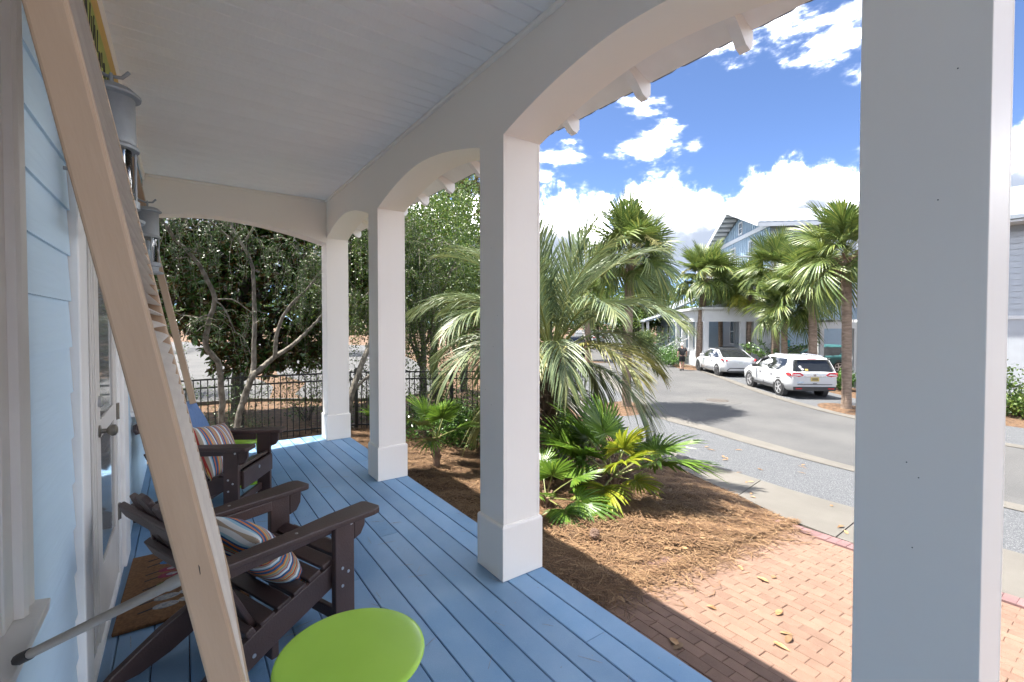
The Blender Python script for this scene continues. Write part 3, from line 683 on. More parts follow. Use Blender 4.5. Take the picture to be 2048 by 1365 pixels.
pillow('throw_pillow', 'orange, blue and white striped pillow on the chair nearest the camera', 'pillow', STRIPE, on_chair((.60, 2.67), R(22), (-.335, 0, .445)), rot_mat(R(22), R(52), R(4)), group='striped pillows')
pillow('throw_pillow', 'striped pillow with upright bands on the chair farther back', 'pillow', STRIPE, on_chair((.50, 4.44), R(-31), (-.30, -.02, .50)), rot_mat(R(-31), R(66), R(82)), .46, .46, group='striped pillows')
pillow('back_cushion', 'plain denim-blue cushion leaning on the back of the farther chair', 'cushion', BLUEC, on_chair((.50, 4.44), R(-31), (-.545, .06, .66)), rot_mat(R(-31), R(63), 0), .52, .46, .09)
def side_table(label, x, y, rz):
    t = thing('side_table', label, 'table', (x, y, 0), rz, 'lime green side tables')
    obj('table_top', MB().lathe([(.0001, .440), (.232, .440), (.240, .443), (.243, .450), (.2405, .4575), (.236, .4607), (.230, .4615), (.205, .4615), (.0001, .4615)], 72), LIME, t, smooth=35)
    for k in range(3):
        a = R(120 * k); c, s = math.cos(a), math.sin(a)
        def W(r, q, z): return (r * c - q * s, r * s + q * c, z)
        for q in (-.022, .022):
            pts = [W(.15, q, .441), W(.165, q, .30), W(.185, q, .10)] + [W(.187 + .0 - .05 * (1 - math.cos(u)), q * (1 + 0.0), .010 + .062 * (1 - math.sin(u))) for u in (0, .4, .8, 1.2, 1.57)] + [W(.06, q * 1.3, .0102)]
            obj('leg', MB().tube(pts, .0098, 8), LIME, t, smooth=50)
    obj('ring_brace', MB().tube([(.07 * math.cos(i * math.pi / 12), .07 * math.sin(i * math.pi / 12), .0102) for i in range(25)], .0098, 8), LIME, t, smooth=60)
side_table('round lime green metal table in the foreground, its whole top seen from above', .452, 1.555, R(20))
side_table('round lime green metal table partly hidden behind the farther chair', .43, 5.10, R(-12))
# door mat
dm = thing('door_mat', 'brown coir door mat with a feather print in blue, red and green at the door', 'mat', (-.305, 2.99, 0), R(-1.5))
obj('coir_base', MB().box((0, 0, .001), (.60, .90, .020)), COIR, dm, bevel=.006)
for (yy, m, nn) in ((.80, MATB, 3), (.715, MATB, 3), (.60, MATR, 3), (.52, MATR, 3), (.41, MATG, 3), (.24, MATW, 3), (.15, MATW, 3)):
    for q in range(nn):
        cx = .21 + q * .115; e = MB()
        e.lathe([(.0001, .0195), (.05, .0195), (.046, .0222), (.0001, .0228)], 16, Matrix.Translation((cx, yy + .012 * (q % 2), 0)) @ Matrix.Diagonal((1.25, .62, 1, 1)))
        f_ = obj('printed_feather', e, m, dm)
        obj('feather_eye', MB().lathe([(.018, .0226), (.022, .0226), (.022, .0236), (.018, .0236)], 12, Matrix.Translation((cx + .012, yy + .012 * (q % 2), 0)) @ Matrix.Diagonal((1.3, .7, 1, 1))), MATW, f_)
    obj('printed_stem', MB().beam((.09, yy - .02, .0205), (.17, yy + .004, .0205), .009, .003), MATK, dm)

# crumbs and pine needles blown onto the deck
V = []; F = []
for i in range(420):
    x = S(-.25, 1.84); y = S(.6, 6.6); a = S(0, 6.28); L_ = S(.0012, .0035) if i % 4 else S(.03, .07); W_ = S(.0010, .0030) if i % 4 else .0011; o = len(V); c, s_ = math.cos(a), math.sin(a)
    V += [(x + c * L_ * p - s_ * W_ * q, y + s_ * L_ * p + c * W_ * q, .0012) for p, q in ((-1, -1), (1, -1), (1, 1), (-1, 1))] + [(x, y, .0035)]
    F += [(o, o + 1, o + 4), (o + 1, o + 2, o + 4), (o + 2, o + 3, o + 4), (o + 3, o, o + 4)]
tag(link('deck_litter', npmesh('deck_litter', V, F), MATW), 'tiny pale crumbs and needles scattered on the blue deck', 'litter', kind='stuff')
# ================================================================== black metal fence
fn = thing('metal_fence', 'black metal picket fence at the end of the porch', 'fence')
fpath = [(-1.6, 10.05), (.92, 10.15), (3.0, 9.85), (4.7, 8.75), (6.4, 7.65)]
FT = .545; pk = MB().box((-.009, -.009, -.72 + .0), (.009, .009, FT - .02)).mesh('picket'); pk.materials.append(BLACK)
for a, b in zip(fpath[:-1], fpath[1:]):
    d = math.hypot(b[0] - a[0], b[1] - a[1]); nk = int(d / .108)
    for zt in (FT, FT - .15, -.58):
        obj('rail', MB().beam((a[0], a[1], zt - .015), (b[0], b[1], zt - .015), .028, .03), BLACK, fn)
    for i in range(1, nk):
        t = i / nk; link('picket', pk, None, fn, (a[0] + (b[0] - a[0]) * t, a[1] + (b[1] - a[1]) * t, 0), (0, 0, math.atan2(b[1] - a[1], b[0] - a[0])))
for p in fpath:
    obj('post', MB().box((p[0] - .03, p[1] - .03, zg(p[0]) - .15), (p[0] + .03, p[1] + .03, FT + .05)).add([(p[0] - .033, p[1] - .033, FT + .05), (p[0] + .033, p[1] - .033, FT + .05), (p[0] + .033, p[1] + .033, FT + .05), (p[0] - .033, p[1] + .033, FT + .05), (p[0], p[1], FT + .085)], [(0, 1, 4), (1, 2, 4), (2, 3, 4), (3, 0, 4), (0, 3, 2, 1)]), BLACK, fn)

# ================================================================== leaves
def frames(n, up_bias=0., dirs=None):
    """random leaf axes (a = along, b = across, c = normal)"""
    if dirs is None:
        a = rng.normal(size=(n, 3))
    else: a = dirs + rng.normal(size=(n, 3)) * .35
    a /= np.linalg.norm(a, axis=1)[:, None]
    c = rng.normal(size=(n, 3)); c[:, 2] += up_bias
    c -= a * (a * c).sum(1)[:, None]; c /= np.linalg.norm(c, axis=1)[:, None] + 1e-9
    return a, np.cross(c, a), c
def leaf_mesh(name, P, length, width, m, up=.8, dirs=None, shape='diamond', fold=.25, jit=.35):
    n = len(P); a, b, c = frames(n, up, dirs); Ln = (length * (1 + rng.uniform(-jit, jit, n)))[:, None]; W = (width * (1 + rng.uniform(-jit, jit, n)))[:, None] / 2
    if shape == 'diamond':
        V = np.stack([P, P + a * Ln * .45 + b * W + c * W * fold, P + a * Ln, P + a * Ln * .45 - b * W + c * W * fold], 1)
        o = np.arange(n)[:, None] * 4; F = np.concatenate([o + np.array([0, 1, 2]), o + np.array([0, 2, 3])])
    else:
        V = np.stack([P, P + a * Ln * .3 + b * W * .85 + c * W * fold, P + a * Ln * .68 + b * W * .9 + c * W * fold, P + a * Ln - c * Ln * .12,
                      P + a * Ln * .68 - b * W * .9 + c * W * fold, P + a * Ln * .3 - b * W * .85 + c * W * fold], 1)
        o = np.arange(n)[:, None] * 6; F = np.concatenate([o + np.array([0, 1, 2]), o + np.array([0, 2, 3]), o + np.array([0, 3, 4]), o + np.array([0, 4, 5])])
    me = npmesh(name, V.reshape(-1, 3), F); me.materials.append(m); return me
def clumps(center, radii, n, spread, per, lump=.35, zmin=None):
    """cluster centres through an ellipsoid with an uneven outline, then leaf points round each"""
    d = rng.normal(size=(n, 3)); d /= np.linalg.norm(d, axis=1)[:, None]
    lob = 1 + lump * np.sin(d[:, 0] * 4.1 + center[0]) * np.cos(d[:, 1] * 3.7 + center[1]) + lump * .6 * np.sin(d[:, 2] * 6 + d[:, 0] * 5)
    r = rng.uniform(.25, 1, n) ** .45 * lob
    Cc = np.array(center) + d * r[:, None] * np.array(radii)
    if zmin is not None: Cc[:, 2] = np.maximum(Cc[:, 2], zmin + rng.uniform(0, .6, n))
    P = Cc[np.repeat(np.arange(n), per)] + rng.normal(size=(n * per, 3)) * np.array(spread)
    return Cc, P
def limb(mb, a, b, r0, r1, wob=.12, n=6, sag=.0):
    a = Vector(a); b = Vector(b); pts = []; ln = (b - a).length
    for i in range(n + 1):
        t = i / n; p = a.lerp(b, t); k = math.sin(t * math.pi) * wob * ln * .35
        pts.append(p + Vector((S(-k, k), S(-k, k), S(-k, k) * .5 + ln * sag * math.sin(t * math.pi))))
    mb.tube(pts, [r0 + (r1 - r0) * i / n for i in range(n + 1)], 7); return pts
def tree(name, label, base, h, center, radii, ncl, per, spread, leaf, m, trunk_r=.16, bark=BARKD, nl=14, shape='diamond', group=None, up=.8, zmin=None):
    t = thing(name, label, 'tree', base, 0, group)
    bz = Vector(base); Cc, P = clumps(center, radii, ncl, spread, per, zmin=zmin)
    tr = MB(); top = Vector((center[0], center[1], center[2] + radii[2] * .35)) - bz
    sp = limb(tr, (0, 0, -.1), top, trunk_r, trunk_r * .3, .08, 8)
    for i in range(nl):
        c = Vector(Cc[int(rng.integers(ncl))]) - bz; s = sp[random.randint(2, 7)]
        limb(tr, s, c, trunk_r * .38, .012, .15, 6, .05)
    obj('trunk', tr, bark, t, smooth=60)
    tag(link('crown', leaf_mesh('crown', P - np.array(base), leaf[0], leaf[1], m, up=up, shape=shape), None, t), kind='stuff')
    return t
# ---- magnolia behind the fence: big glossy leaves in rosettes
def magnolia(name, label, base, center, radii, ncl, per, m=MAGN, leafl=.19):
    t = thing(name, label, 'tree', base); b0 = np.array(base)
    Cc, _ = clumps(center, radii, ncl, (.1, .1, .1), 1, zmin=center[2] - radii[2] * .95)
    out_ = Cc - np.array(center); out_ /= np.linalg.norm(out_, axis=1)[:, None] + 1e-6
    dirs = np.repeat(out_ * .55 + np.array([0, 0, .35]), per, axis=0) + rng.normal(size=(ncl * per, 3)) * .75
    P = np.repeat(Cc, per, axis=0) + rng.normal(size=(ncl * per, 3)) * .035
    tr = MB(); sp = limb(tr, (0, 0, -.1), Vector((center[0], center[1], center[2] + radii[2] * .8)) - Vector(base), .16, .04, .06, 9)
    for i in range(60): limb(tr, sp[random.randint(1, 8)], Vector(Cc[int(rng.integers(ncl))]) - Vector(base), .045, .009, .12, 5)
    obj('trunk', tr, BARKD, t, smooth=60)
    tag(link('crown', leaf_mesh('crown', P - b0, leafl, leafl * .42, m, up=1.2, dirs=dirs, shape='leaf', fold=.18, jit=.25), None, t), kind='stuff')
magnolia('magnolia_tree', 'dense dark magnolia with big glossy leaves behind the fence at left', (1.1, 13.2, zg(1.1)), (1.5, 13.0, 4.2), (4.0, 2.1, 4.0), 4600, 12)
magnolia('magnolia_tree', 'tall magnolia with bronze leaf undersides rising behind the palm against the sky', (9.6, 16.8, zg(9.6)), (9.6, 16.8, 5.0), (1.9, 1.9, 4.2), 900, 11, BRLF, .21)
magnolia('magnolia_tree', 'second dark magnolia standing behind the tan shutter at far left', (-3.4, 14.5, -.73), (-3.2, 14.4, 4.2), (2.6, 2.2, 4.4), 1500, 12, MAGN, .22)
# ---- weeping yaupon: pale crooked trunks, hanging twigs
def weeping(name, label, base, trunks, spots, n_tw, drop, leaf=(.022, .011), m=YAUP, reach=.5):
    t = thing(name, label, 'tree', base); B = Vector(base); tr = MB()
    for pts, r0, r1 in trunks:
        q = smooth_path3([Vector(p) - B for p in pts], 5); tr.tube([p + Vector((S(-.008, .008), S(-.008, .008), 0)) for p in q], [r0 + (r1 - r0) * i / (len(q) - 1) for i in range(len(q))], 8)
    obj('trunk', tr, BARK, t, smooth=60)
    tw = MB(); LP = []; LD = []
    for i in range(n_tw):
        s = Vector(random.choice(spots)) + Vector((S(-.25, .25), S(-.2, .2), S(-.1, .15))); a = S(0, 6.28); rr_ = S(.1, reach)
        d = S(*drop); pts = []; n = 8
        for k in range(n + 1):
            u = k / n; pts.append(s + Vector((math.cos(a) * rr_ * math.sin(u * 1.8), math.sin(a) * rr_ * math.sin(u * 1.8), .22 * math.sin(u * 3.0) * (1 - u) - d * u * u)) + Vector((S(-.05, .05), S(-.05, .05), S(-.03, .03))))
        tw.tube([p - B for p in pts], [.006 - .0045 * k / n for k in range(n + 1)], 3, cap=False)
        for k in range(1, n):
            for j in range(13):
                p = pts[k].lerp(pts[k + 1], random.random()); sd = Vector((S(-1, 1), S(-1, 1), S(-1, .4))) * .10
                LP.append(p + sd * S(.1, 1.0) - B); LD.append((S(-1, 1), S(-1, 1), S(-.8, .5)))
    tag(obj('twigs', tw, TWIG, t), kind='stuff')
    tag(link('crown', leaf_mesh('crown', np.array(LP), leaf[0], leaf[1], m, up=.5, dirs=np.array(LD), jit=.3), None, t), kind='stuff')
def smooth_path3(P, n):
    out = []
    for i in range(len(P) - 1):
        p0, p1, p2, p3 = P[max(i - 1, 0)], P[i], P[i + 1], P[min(i + 2, len(P) - 1)]
        for k in range(n):
            t = k / n; out.append(.5 * ((2 * p1) + (p2 - p0) * t + (2 * p0 - 5 * p1 + 4 * p2 - p3) * t * t + (3 * p1 - p0 - 3 * p2 + p3) * t ** 3))
    return out + [P[-1]]
T1 = [(.55, 8.95, -.78), (.515, 8.9, -.02), (.515, 8.86, .33), (.478, 8.82, .886), (.312, 8.77, 1.20), (.344, 8.73, 1.55), (.43, 8.66, 1.95), (.346, 8.6, 2.20), (.198, 8.56, 2.52), (-.087, 8.48, 2.86), (-.3, 8.4, 3.2)]
T2 = [(.70, 9.05, -.78), (.76, 9.1, -.08), (.854, 9.14, .24), (.997, 9.19, .70), (1.03, 9.23, 1.16), (1.05, 9.28, 1.68), (1.04, 9.32, 2.33), (1.01, 9.37, 2.68), (.82, 9.45, 3.1), (.6, 9.5, 3.5)]
B3 = [(.84, 9.1, .2), (.99, 9.14, .65), (1.11, 9.19, .75), (1.33, 9.23, .94), (1.63, 9.27, 1.14), (1.87, 9.31, 1.36), (2.11, 9.36, 1.61), (2.5, 9.4, 2.1)]
B4 = [(1.35, 9.2, .96), (1.39, 9.14, 1.42), (1.53, 9.08, 1.79), (1.71, 9.02, 2.03), (1.90, 8.96, 2.25), (2.2, 8.9, 2.7)]
BR = [[(.44, 8.65, 1.95), (.66, 8.62, 1.95), (.82, 8.6, 1.84), (.99, 8.6, 1.67)], [(.44, 8.65, 1.93), (.56, 8.6, 1.79), (.68, 8.6, 1.46), (.82, 8.6, 1.31), (.9, 8.58, 1.07)], [(.335, 8.74, 1.70), (.23, 8.7, 1.65), (.10, 8.68, 1.51), (0, 8.66, 1.3)]]
spots = [(-.2, 8.45, 3.0), (.1, 8.5, 2.95), (.5, 8.7, 3.2), (.8, 9.45, 3.3), (1.1, 9.4, 3.1), (1.5, 9.1, 2.9), (1.9, 9.0, 2.7), (2.2, 8.95, 2.8), (2.1, 9.35, 2.3), (1.75, 9.0, 2.4), (2.5, 9.3, 2.6), (.0, 8.5, 2.6), (.9, 8.6, 1.7), (.75, 8.6, 1.5), (.1, 8.68, 1.55)]
weeping('weeping_yaupon', 'weeping yaupon with crooked pale trunks and hanging twigs beyond the porch end', (.6, 9.0, -.73), [(T1, .052, .022), (T2, .06, .02), (B3, .058, .02), (B4, .036, .015)] + [(b, .013, .006) for b in BR], spots, 95, (.25, 1.1), (.042, .019))
yt = [o for o in C.objects if o.name.startswith('weeping_yaupon') and o.parent is None][0]
_c, _p = clumps((.2, 8.6, 5.2), (2.3, 1.7, 1.25), 420, (.2, .2, .16), 24)  # unseen leaf mass added overhead to block sun from the far deck
tag(link('added_shade_canopy', leaf_mesh('added_shade_canopy', _p - np.array((.6, 9.0, -.73)), .05, .024, YAUP), None, yt), kind='stuff')
lb = MB()
for q in range(16): limb(lb, Vector((.0, 8.9, 3.2)) - Vector((.6, 9.0, -.73)) + Vector((S(-.3, 1.2), S(-.3, .6), S(-.2, .3))), Vector(_c[int(rng.integers(420))]) - Vector((.6, 9.0, -.73)), .022, .006, .15, 5)
obj('added_canopy_branches', lb, BARK, yt, smooth=60)  # limbs carrying the added overhead leaf mass
sp2 = [(S(2.4, 5.4), S(9.6, 11.4), S(1.6, 4.4)) for i in range(50)]
weeping('weeping_yaupon', 'bushy weeping tree with a leaning mossy trunk seen between the far columns', (2.62, 9.35, -.73), [([(2.62, 9.35, -.8), (2.71, 9.3, .04), (2.95, 9.4, .65), (3.3, 9.7, 1.3), (3.6, 10.2, 2.4), (4.2, 10.5, 3.6)], .075, .03), ([(2.65, 9.33, .0), (2.9, 9.28, .35), (3.3, 9.3, .7), (3.8, 9.6, 1.4)], .035, .02)], sp2, 400, (.4, 1.6), (.048, .026), SMALL, .8)
# low skirts of small-leaved growth by the fence
def bush(name, label, base, radii, n, leaf, m, group=None, up=.7, stems=9, cat='shrub'):
    t = thing(name, label, cat, base, 0, group); Cc, P = clumps((0, 0, radii[2] * .75), radii, max(6, n // 14), (radii[0] * .13, radii[1] * .13, radii[2] * .13), 14, zmin=.02)
    st = MB()
    for i in range(stems): limb(st, (S(-.1, .1) * radii[0], S(-.1, .1) * radii[1], -.05), Vector(Cc[int(rng.integers(len(Cc)))]), .012, .004, .1, 4)
    obj('stems', st, BARKD, t); P[:, 2] = np.maximum(P[:, 2], .01)
    tag(link('foliage', leaf_mesh('foliage', P, leaf[0], leaf[1], m, up=up), None, t), kind='stuff')
    return t
bush('yaupon_sprouts', 'thin leafy sprouts growing through the fence at left', (.2, 9.7, -.73), (.9, .35, .85), 1500, (.035, .017), YAUP)
for i, (x, y) in enumerate([(2.4, 11.6), (3.8, 11.3), (5.2, 10.6), (6.4, 9.9)]): bush('fence_shrub', ['loose shrub behind the fence corner post', 'loose shrub behind the fence left of the far column', 'loose shrub behind the fence beside the feather palm', 'loose shrub behind the fence end hidden by palm fronds'][i], (x, y, zg(x)), (.8, .6, .95), 2200, (.055, .028), SMALL, 'shrubs behind the fence')
bush('yaupon_sprouts', 'green sprouts tangled round the foot of the leaning trunks', (.95, 9.45, -.73), (.35, .3, .8), 900, (.035, .017), YAUP)
# broad trees filling the view between the columns and far off
tree('live_oak', 'bright green small-leaved tree behind the near palm, left of the tall column', (5.6, 12.2, zg(5.6)), 6, (5.4, 12.0, 3.0), (2.6, 1.9, 2.7), 1100, 30, (.20, .20, .17), (.075, .038), SMALL, .12, BARK)
tree('live_oak', 'tall yellow-green tree rising to the eave between the far columns', (7.2, 14.6, zg(7.2)), 8, (7.0, 14.6, 4.0), (2.7, 2.1, 2.9), 900, 30, (.24, .24, .2), (.09, .048), OAK, .16)
tree('live_oak', 'dark round tree at far left behind the magnolia', (-3.5, 19, -.73), 8, (-3.2, 19, 3.6), (3.6, 2.4, 3.6), 700, 24, (.3, .3, .25), (.14, .07), SMALL, .2)
# ================================================================== palms
def strap(mb, base, d, side, nrm, ln, wd, droop, n=3, fold=.35):
    """one folded blade (V section) with droop, as a small island"""
    o = len(mb.v)
    for i in range(n + 1):
        u = i / n; p = base + d * ln * u + Vector((0, 0, -droop * ln * u * u)); ww = wd * (.55 + .9 * u * (1.5 - u) if u < .75 else 1.05 * (1 - u) * 4 * .9 + .04)
        mb.v += [tuple(p + side * ww + nrm * ww * fold), tuple(p), tuple(p - side * ww + nrm * ww * fold)]
    for i in range(n):
        a = o + i * 3; mb.f += [(a, a + 3, a + 4, a + 1), (a + 1, a + 4, a + 5, a + 2)]
def quick(mb, name, m):
    me = bpy.data.meshes.new(name); me.from_pydata(mb.v, [], mb.f); me.materials.append(m); return me
def fan_leaf(name, m, pet=.6, rad=.75, nseg=40, span=150, droop=.35, costa=.25, wd=.022, cup=.18, pm=None, seed=0):
    """costapalmate leaf lying along +x: petiole, then blades fanned round its end"""
    rs = random.Random(seed); mb = MB()
    for i in range(nseg):
        th = R(-span + 2 * span * (i + .5) / nseg); c = math.cos(th)
        ln = rad * (.66 + .34 * max(0, c) ** .8) * rs.uniform(.93, 1.04)
        d = Vector((math.cos(th), math.sin(th), cup * abs(math.sin(th)))).normalized()
        hub = Vector((pet + costa * rad * max(0, c) ** 2 * .55, 0, -.10 * rad * max(0, c) ** 2))
        side = Vector((-math.sin(th), math.cos(th), 0)); strap(mb, hub, d, side, Vector((0, 0, 1)), ln, wd * rs.uniform(.85, 1.1), droop * rs.uniform(.6, 1.4) * (.7 + .5 * max(0, c)), 4)
    me = quick(mb, name, m)
    pb = MB().tube([(0, 0, 0), (pet * .5, 0, .015 * pet), (pet + .1 * rad, 0, -.01)], [.016, .011, .007], 5)
    o = len(me.vertices); 
    mb2 = MB(); mb2.v = list(mb.v); mb2.f = list(mb.f); mb2.add(pb.v, pb.f)
    me2 = bpy.data.meshes.new(name); me2.from_pydata(mb2.v, [], mb2.f); me2.materials.append(m); me2.materials.append(pm or PETI)
    nb = len(mb.f)
    for p in me2.polygons:
        if p.index >= nb: p.material_index = 1
    bpy.data.meshes.remove(me); return me2
def aim(az, elv, roll=0): return (Matrix.Rotation(az, 4, 'Z') @ Matrix.Rotation(-elv, 4, 'Y') @ Matrix.Rotation(roll, 4, 'X')).to_euler()
sab = [fan_leaf('frond', SABAL, .85, .85, 44, 140, dr, .45, .024, .2, seed=i) for i, dr in enumerate((.15, .35, .6, .85))]
saby = fan_leaf('frond', SABALY, .85, .8, 40, 140, .8, .45, .024, .2, seed=9)
def sabal(label, x, y, h, lean=(0, 0), scale=1.0, n=34, tr=.165, flowers=False, boots=True, yellow=0, group='sabal palms along the street'):
    z0 = zg(x); t = thing('sabal_palm', label, 'palm', (x, y, z0), S(0, 6), group)
    top = Vector((lean[0], lean[1], h)); pts = [Vector((lean[0] * (u ** 2), lean[1] * (u ** 2), -.1 + (h + .1) * u)) for u in [i / 14 for i in range(15)]]
    obj('trunk', MB().tube(pts, [tr * (1.25 if i == 0 else 1.0 + .03 * math.sin(i * 2.1)) for i in range(15)], 14), PALMT, t, smooth=50)
    if boots:
        b = MB()
        for i in range(26):
            a = i * 2.4; zz_ = h - .75 * scale + .03 * i * scale; d = Vector((math.cos(a), math.sin(a), .75)).normalized(); s0 = Vector((top.x, top.y, zz_)) + Vector((math.cos(a), math.sin(a), 0)) * tr * .75
            b.beam(s0, s0 + d * S(.22, .36) * scale, .075, .028, (math.cos(a), math.sin(a), -.5))
        obj('leaf_boots', b, BOOT, t)
    for i in range(n):
        f = i / n; az = i * 2.39996 + S(-.2, .2); elv = R(84 - 122 * f + S(-10, 10)); me = sab[min(3, int(f * 4))] if not (yellow and f > 1 - yellow) else saby
        o = link('frond', me, None, t, top + Vector((0, 0, .22 * (1 - f) * scale)), aim(az, elv, S(-.9, .9))); s_ = scale * S(.78, 1.12); o.scale = (s_, s_, s_)
    if flowers:
        fl = MB()
        for i in range(6):
            az = i * 1.05 + .4
            for j in range(60):
                u = S(.3, 1); p = top + Vector((math.cos(az) * 1.25 * u, math.sin(az) * 1.25 * u, .55 + .5 * u - .8 * u * u)) * scale
                fl.tube([p, p + Vector((S(-.16, .16), S(-.16, .16), S(-.18, .05)))], .013, 3)
            fl.tube([top, top + Vector((math.cos(az) * .6, math.sin(az) * .6, .7)) * scale, top + Vector((math.cos(az) * 1.25, math.sin(az) * 1.25, .3)) * scale], .012, 4)
        obj('flower_stalks', fl, FLOW, t)
sabal('tall sabal palm with straight trunk between the near palm and the street', 13.0, 10.95, 5.35, (.15, -.05), 1.12, 46, .16, True)
sabal('brown-trunked sabal palm cut off by the nearest column at right', 18.9, 6.12, 5.3, (.1, .1), 1.12, 40, .15)
sabal('sabal palm standing directly behind the tail of the white SUV', 26.2, 9.95, 5.1, (.35, .1), 1.25, 42, .19)
sabal('short sabal palm with pale criss-cross boots behind the white SUV', 26.7, 11.55, 3.7, (0, .1), 1.1, 36, .16)
sabal('tall dark-trunked sabal palm just left of the short criss-cross one', 28.3, 12.75, 6.0, (.05, 0), 1.2, 40, .22)
sabal('sabal palm with yellowing lower fronds between the two parked white cars', 30.2, 15.3, 4.9, (.0, .1), 1.15, 40, .15, yellow=.3)
sabal('slender sabal palm in front of the white porch steps', 33.0, 18.8, 6.0, (.1, 0), 1.2, 40, .16)
sabal('leaning sabal palm with flower stalks beyond the front of the farther white car', 28.5, 17.75, 6.0, (-.3, .15), 1.4, 44, .22, True)
sabal('sabal palm on the pine straw island beside the dark pickup', 26.6, 26.4, 5.2, (0, 0), 1.1, 34, .22, group='sabal palms along the street')
# ---- feather palm by the porch
def feather(name, m, e0, ln=2.15, curve=1.5, seed=0, pairs=58, droop=.5, m2=None):
    rs = random.Random(seed); mb = MB(); pts = []; p = Vector((0, 0, 0)); n = 40; a = e0
    for i in range(n + 1):
        pts.append(p.copy()); u = i / n; a = e0 - curve * (u ** 1.35); p = p + Vector((math.cos(a), 0, math.sin(a))) * (ln / n)
    for i in range(pairs):
        u = .20 + .80 * i / (pairs - 1); k = u * n; j = min(int(k), n - 1); q = pts[j].lerp(pts[j + 1], k - j); T = (pts[j + 1] - pts[j]).normalized(); Nn = Vector((-T.z, 0, T.x)); 
        prof = math.sin(min(1, (u - .12) / .5) * math.pi / 2) * (1 if u < .62 else max(.28, 1 - (u - .62) * 1.75)); L_ = .80 * prof * rs.uniform(.88, 1.1)
        for s in (-1, 1):
            ang = R(52 - 28 * u + rs.uniform(-6, 6)); d = (T * math.cos(ang) + Vector((0, s, 0)) * math.sin(ang) * .82 + Nn * (.42 + rs.uniform(-.12, .12)) * math.sin(ang)).normalized()
            sd = d.cross(Nn).normalized(); strap(mb, q, d, sd, Nn, L_, .0112, droop * rs.uniform(.5, 1.35), 4, .5)
    nb = len(mb.f); rt = MB().tube(pts[::2] + [pts[-1]], [.026 - .023 * i / (len(pts[::2])) for i in range(len(pts[::2]) + 1)], 6); mb.add(rt.v, rt.f)
    me = bpy.data.meshes.new(name); me.from_pydata(mb.v, [], mb.f); me.materials.append(m); me.materials.append(m2 or PETI)
    for pl_ in me.polygons:
        if pl_.index >= nb: pl_.material_index = 1
    return me
fe = [feather('frond', PINDO, R(e), l_, cv, i, 60, dr) for i, (e, l_, cv, dr) in enumerate([(85, 2.5, .6, .10), (72, 2.75, 1.25, .3), (54, 2.75, 1.6, .5), (34, 2.55, 1.75, .7), (12, 2.2, 1.7, .8), (-30, 1.5, .9, .4)])]
fey = feather('frond', PINDOY, R(30), 2.15, 1.5, 21, 56, .45); fey2 = feather('frond', PINDOY, R(-10), 1.7, 1.2, 22, 50, .5)
pz = zg(5.42); pt = thing('pindo_palm', 'grey-green feather palm with arching drooping fronds in the bed by the porch', 'palm', (5.42, 6.32, pz), 0)
th_ = 1.75
obj('trunk', MB().tube([(0, 0, -.1), (.0, 0, .2), (.02, 0, .8), (.03, 0, 1.3), (.03, 0, th_)], [.20, .185, .165, .16, .15], 14), PBOOT, pt, smooth=50)
bb = MB()
for i in range(90):
    a = i * 2.4; z_ = .05 + (th_ + .1) * i / 90; d = Vector((math.cos(a), math.sin(a), 1.3)).normalized(); s0 = Vector((math.cos(a), math.sin(a), 0)) * .14 + Vector((.02, 0, z_)); bb.beam(s0, s0 + d * S(.10, .2), .075, .03, (math.cos(a), math.sin(a), -.4))
obj('leaf_boots', bb, PBOOT, pt)
k = 0
for ci, (cnt, eoff) in enumerate([(5, 0), (9, 0), (11, 0), (9, 0), (5, 0), (3, 0)]):
    for i in range(cnt):
        az = k * 2.39996 + .3; k += 1
        me = fe[ci]
        if ci == 3 and i % 3 == 0: me = fey
        if ci == 4 and i % 3 == 1: me = fey2
        o = link('frond', me, None, pt, (.03 + .05 * math.cos(az), .05 * math.sin(az), th_ + .28 - .07 * ci), (S(-.22, .22), S(-.1, .1), az)); s_ = S(.9, 1.1); o.scale = (s_, s_, s_)
sp_ = MB().tube([(0, 0, th_ + .2), (.03, .02, th_ + 1.4), (.06, .03, th_ + 2.75)], [.03, .02, .003], 6); obj('spear_leaf', sp_, PINDO, pt, smooth=60)
obj('flower_stalk', MB().tube([(0, 0, th_), (.3, -.1, th_ + .35), (.42, -.14, th_ + .2)], [.02, .03, .008], 6), FLOW, pt, smooth=60)
# ---- fan palms in the bed
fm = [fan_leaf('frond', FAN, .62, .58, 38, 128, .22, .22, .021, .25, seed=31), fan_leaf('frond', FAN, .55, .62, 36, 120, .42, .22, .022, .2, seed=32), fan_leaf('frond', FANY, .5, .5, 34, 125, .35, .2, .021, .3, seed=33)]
def fan_palm(label, x, y, specs, sc_=1, trunk=.16, group='fan palms in the pine straw bed'):
    t = thing('fan_palm', label, 'palm', (x, y, zg(x)), 0, group)
    b = MB().tube([(0, 0, -.05), (0, 0, trunk)], [.07 * sc_, .05 * sc_], 9)
    for i in range(14):
        a = i * 2.4; s0 = Vector((math.cos(a) * .045 * sc_, math.sin(a) * .045 * sc_, trunk * (.3 + .05 * i))); b.beam(s0, s0 + Vector((math.cos(a) * .05, math.sin(a) * .05, .10)) * sc_, .035 * sc_, .015)
    obj('trunk', b, BOOT, t)
    for az, elv, mi, s_, rl in specs:
        o = link('frond', fm[mi], None, t, (0, 0, trunk), aim(R(az), R(elv), R(rl))); o.scale = (s_ * sc_,) * 3
    return t
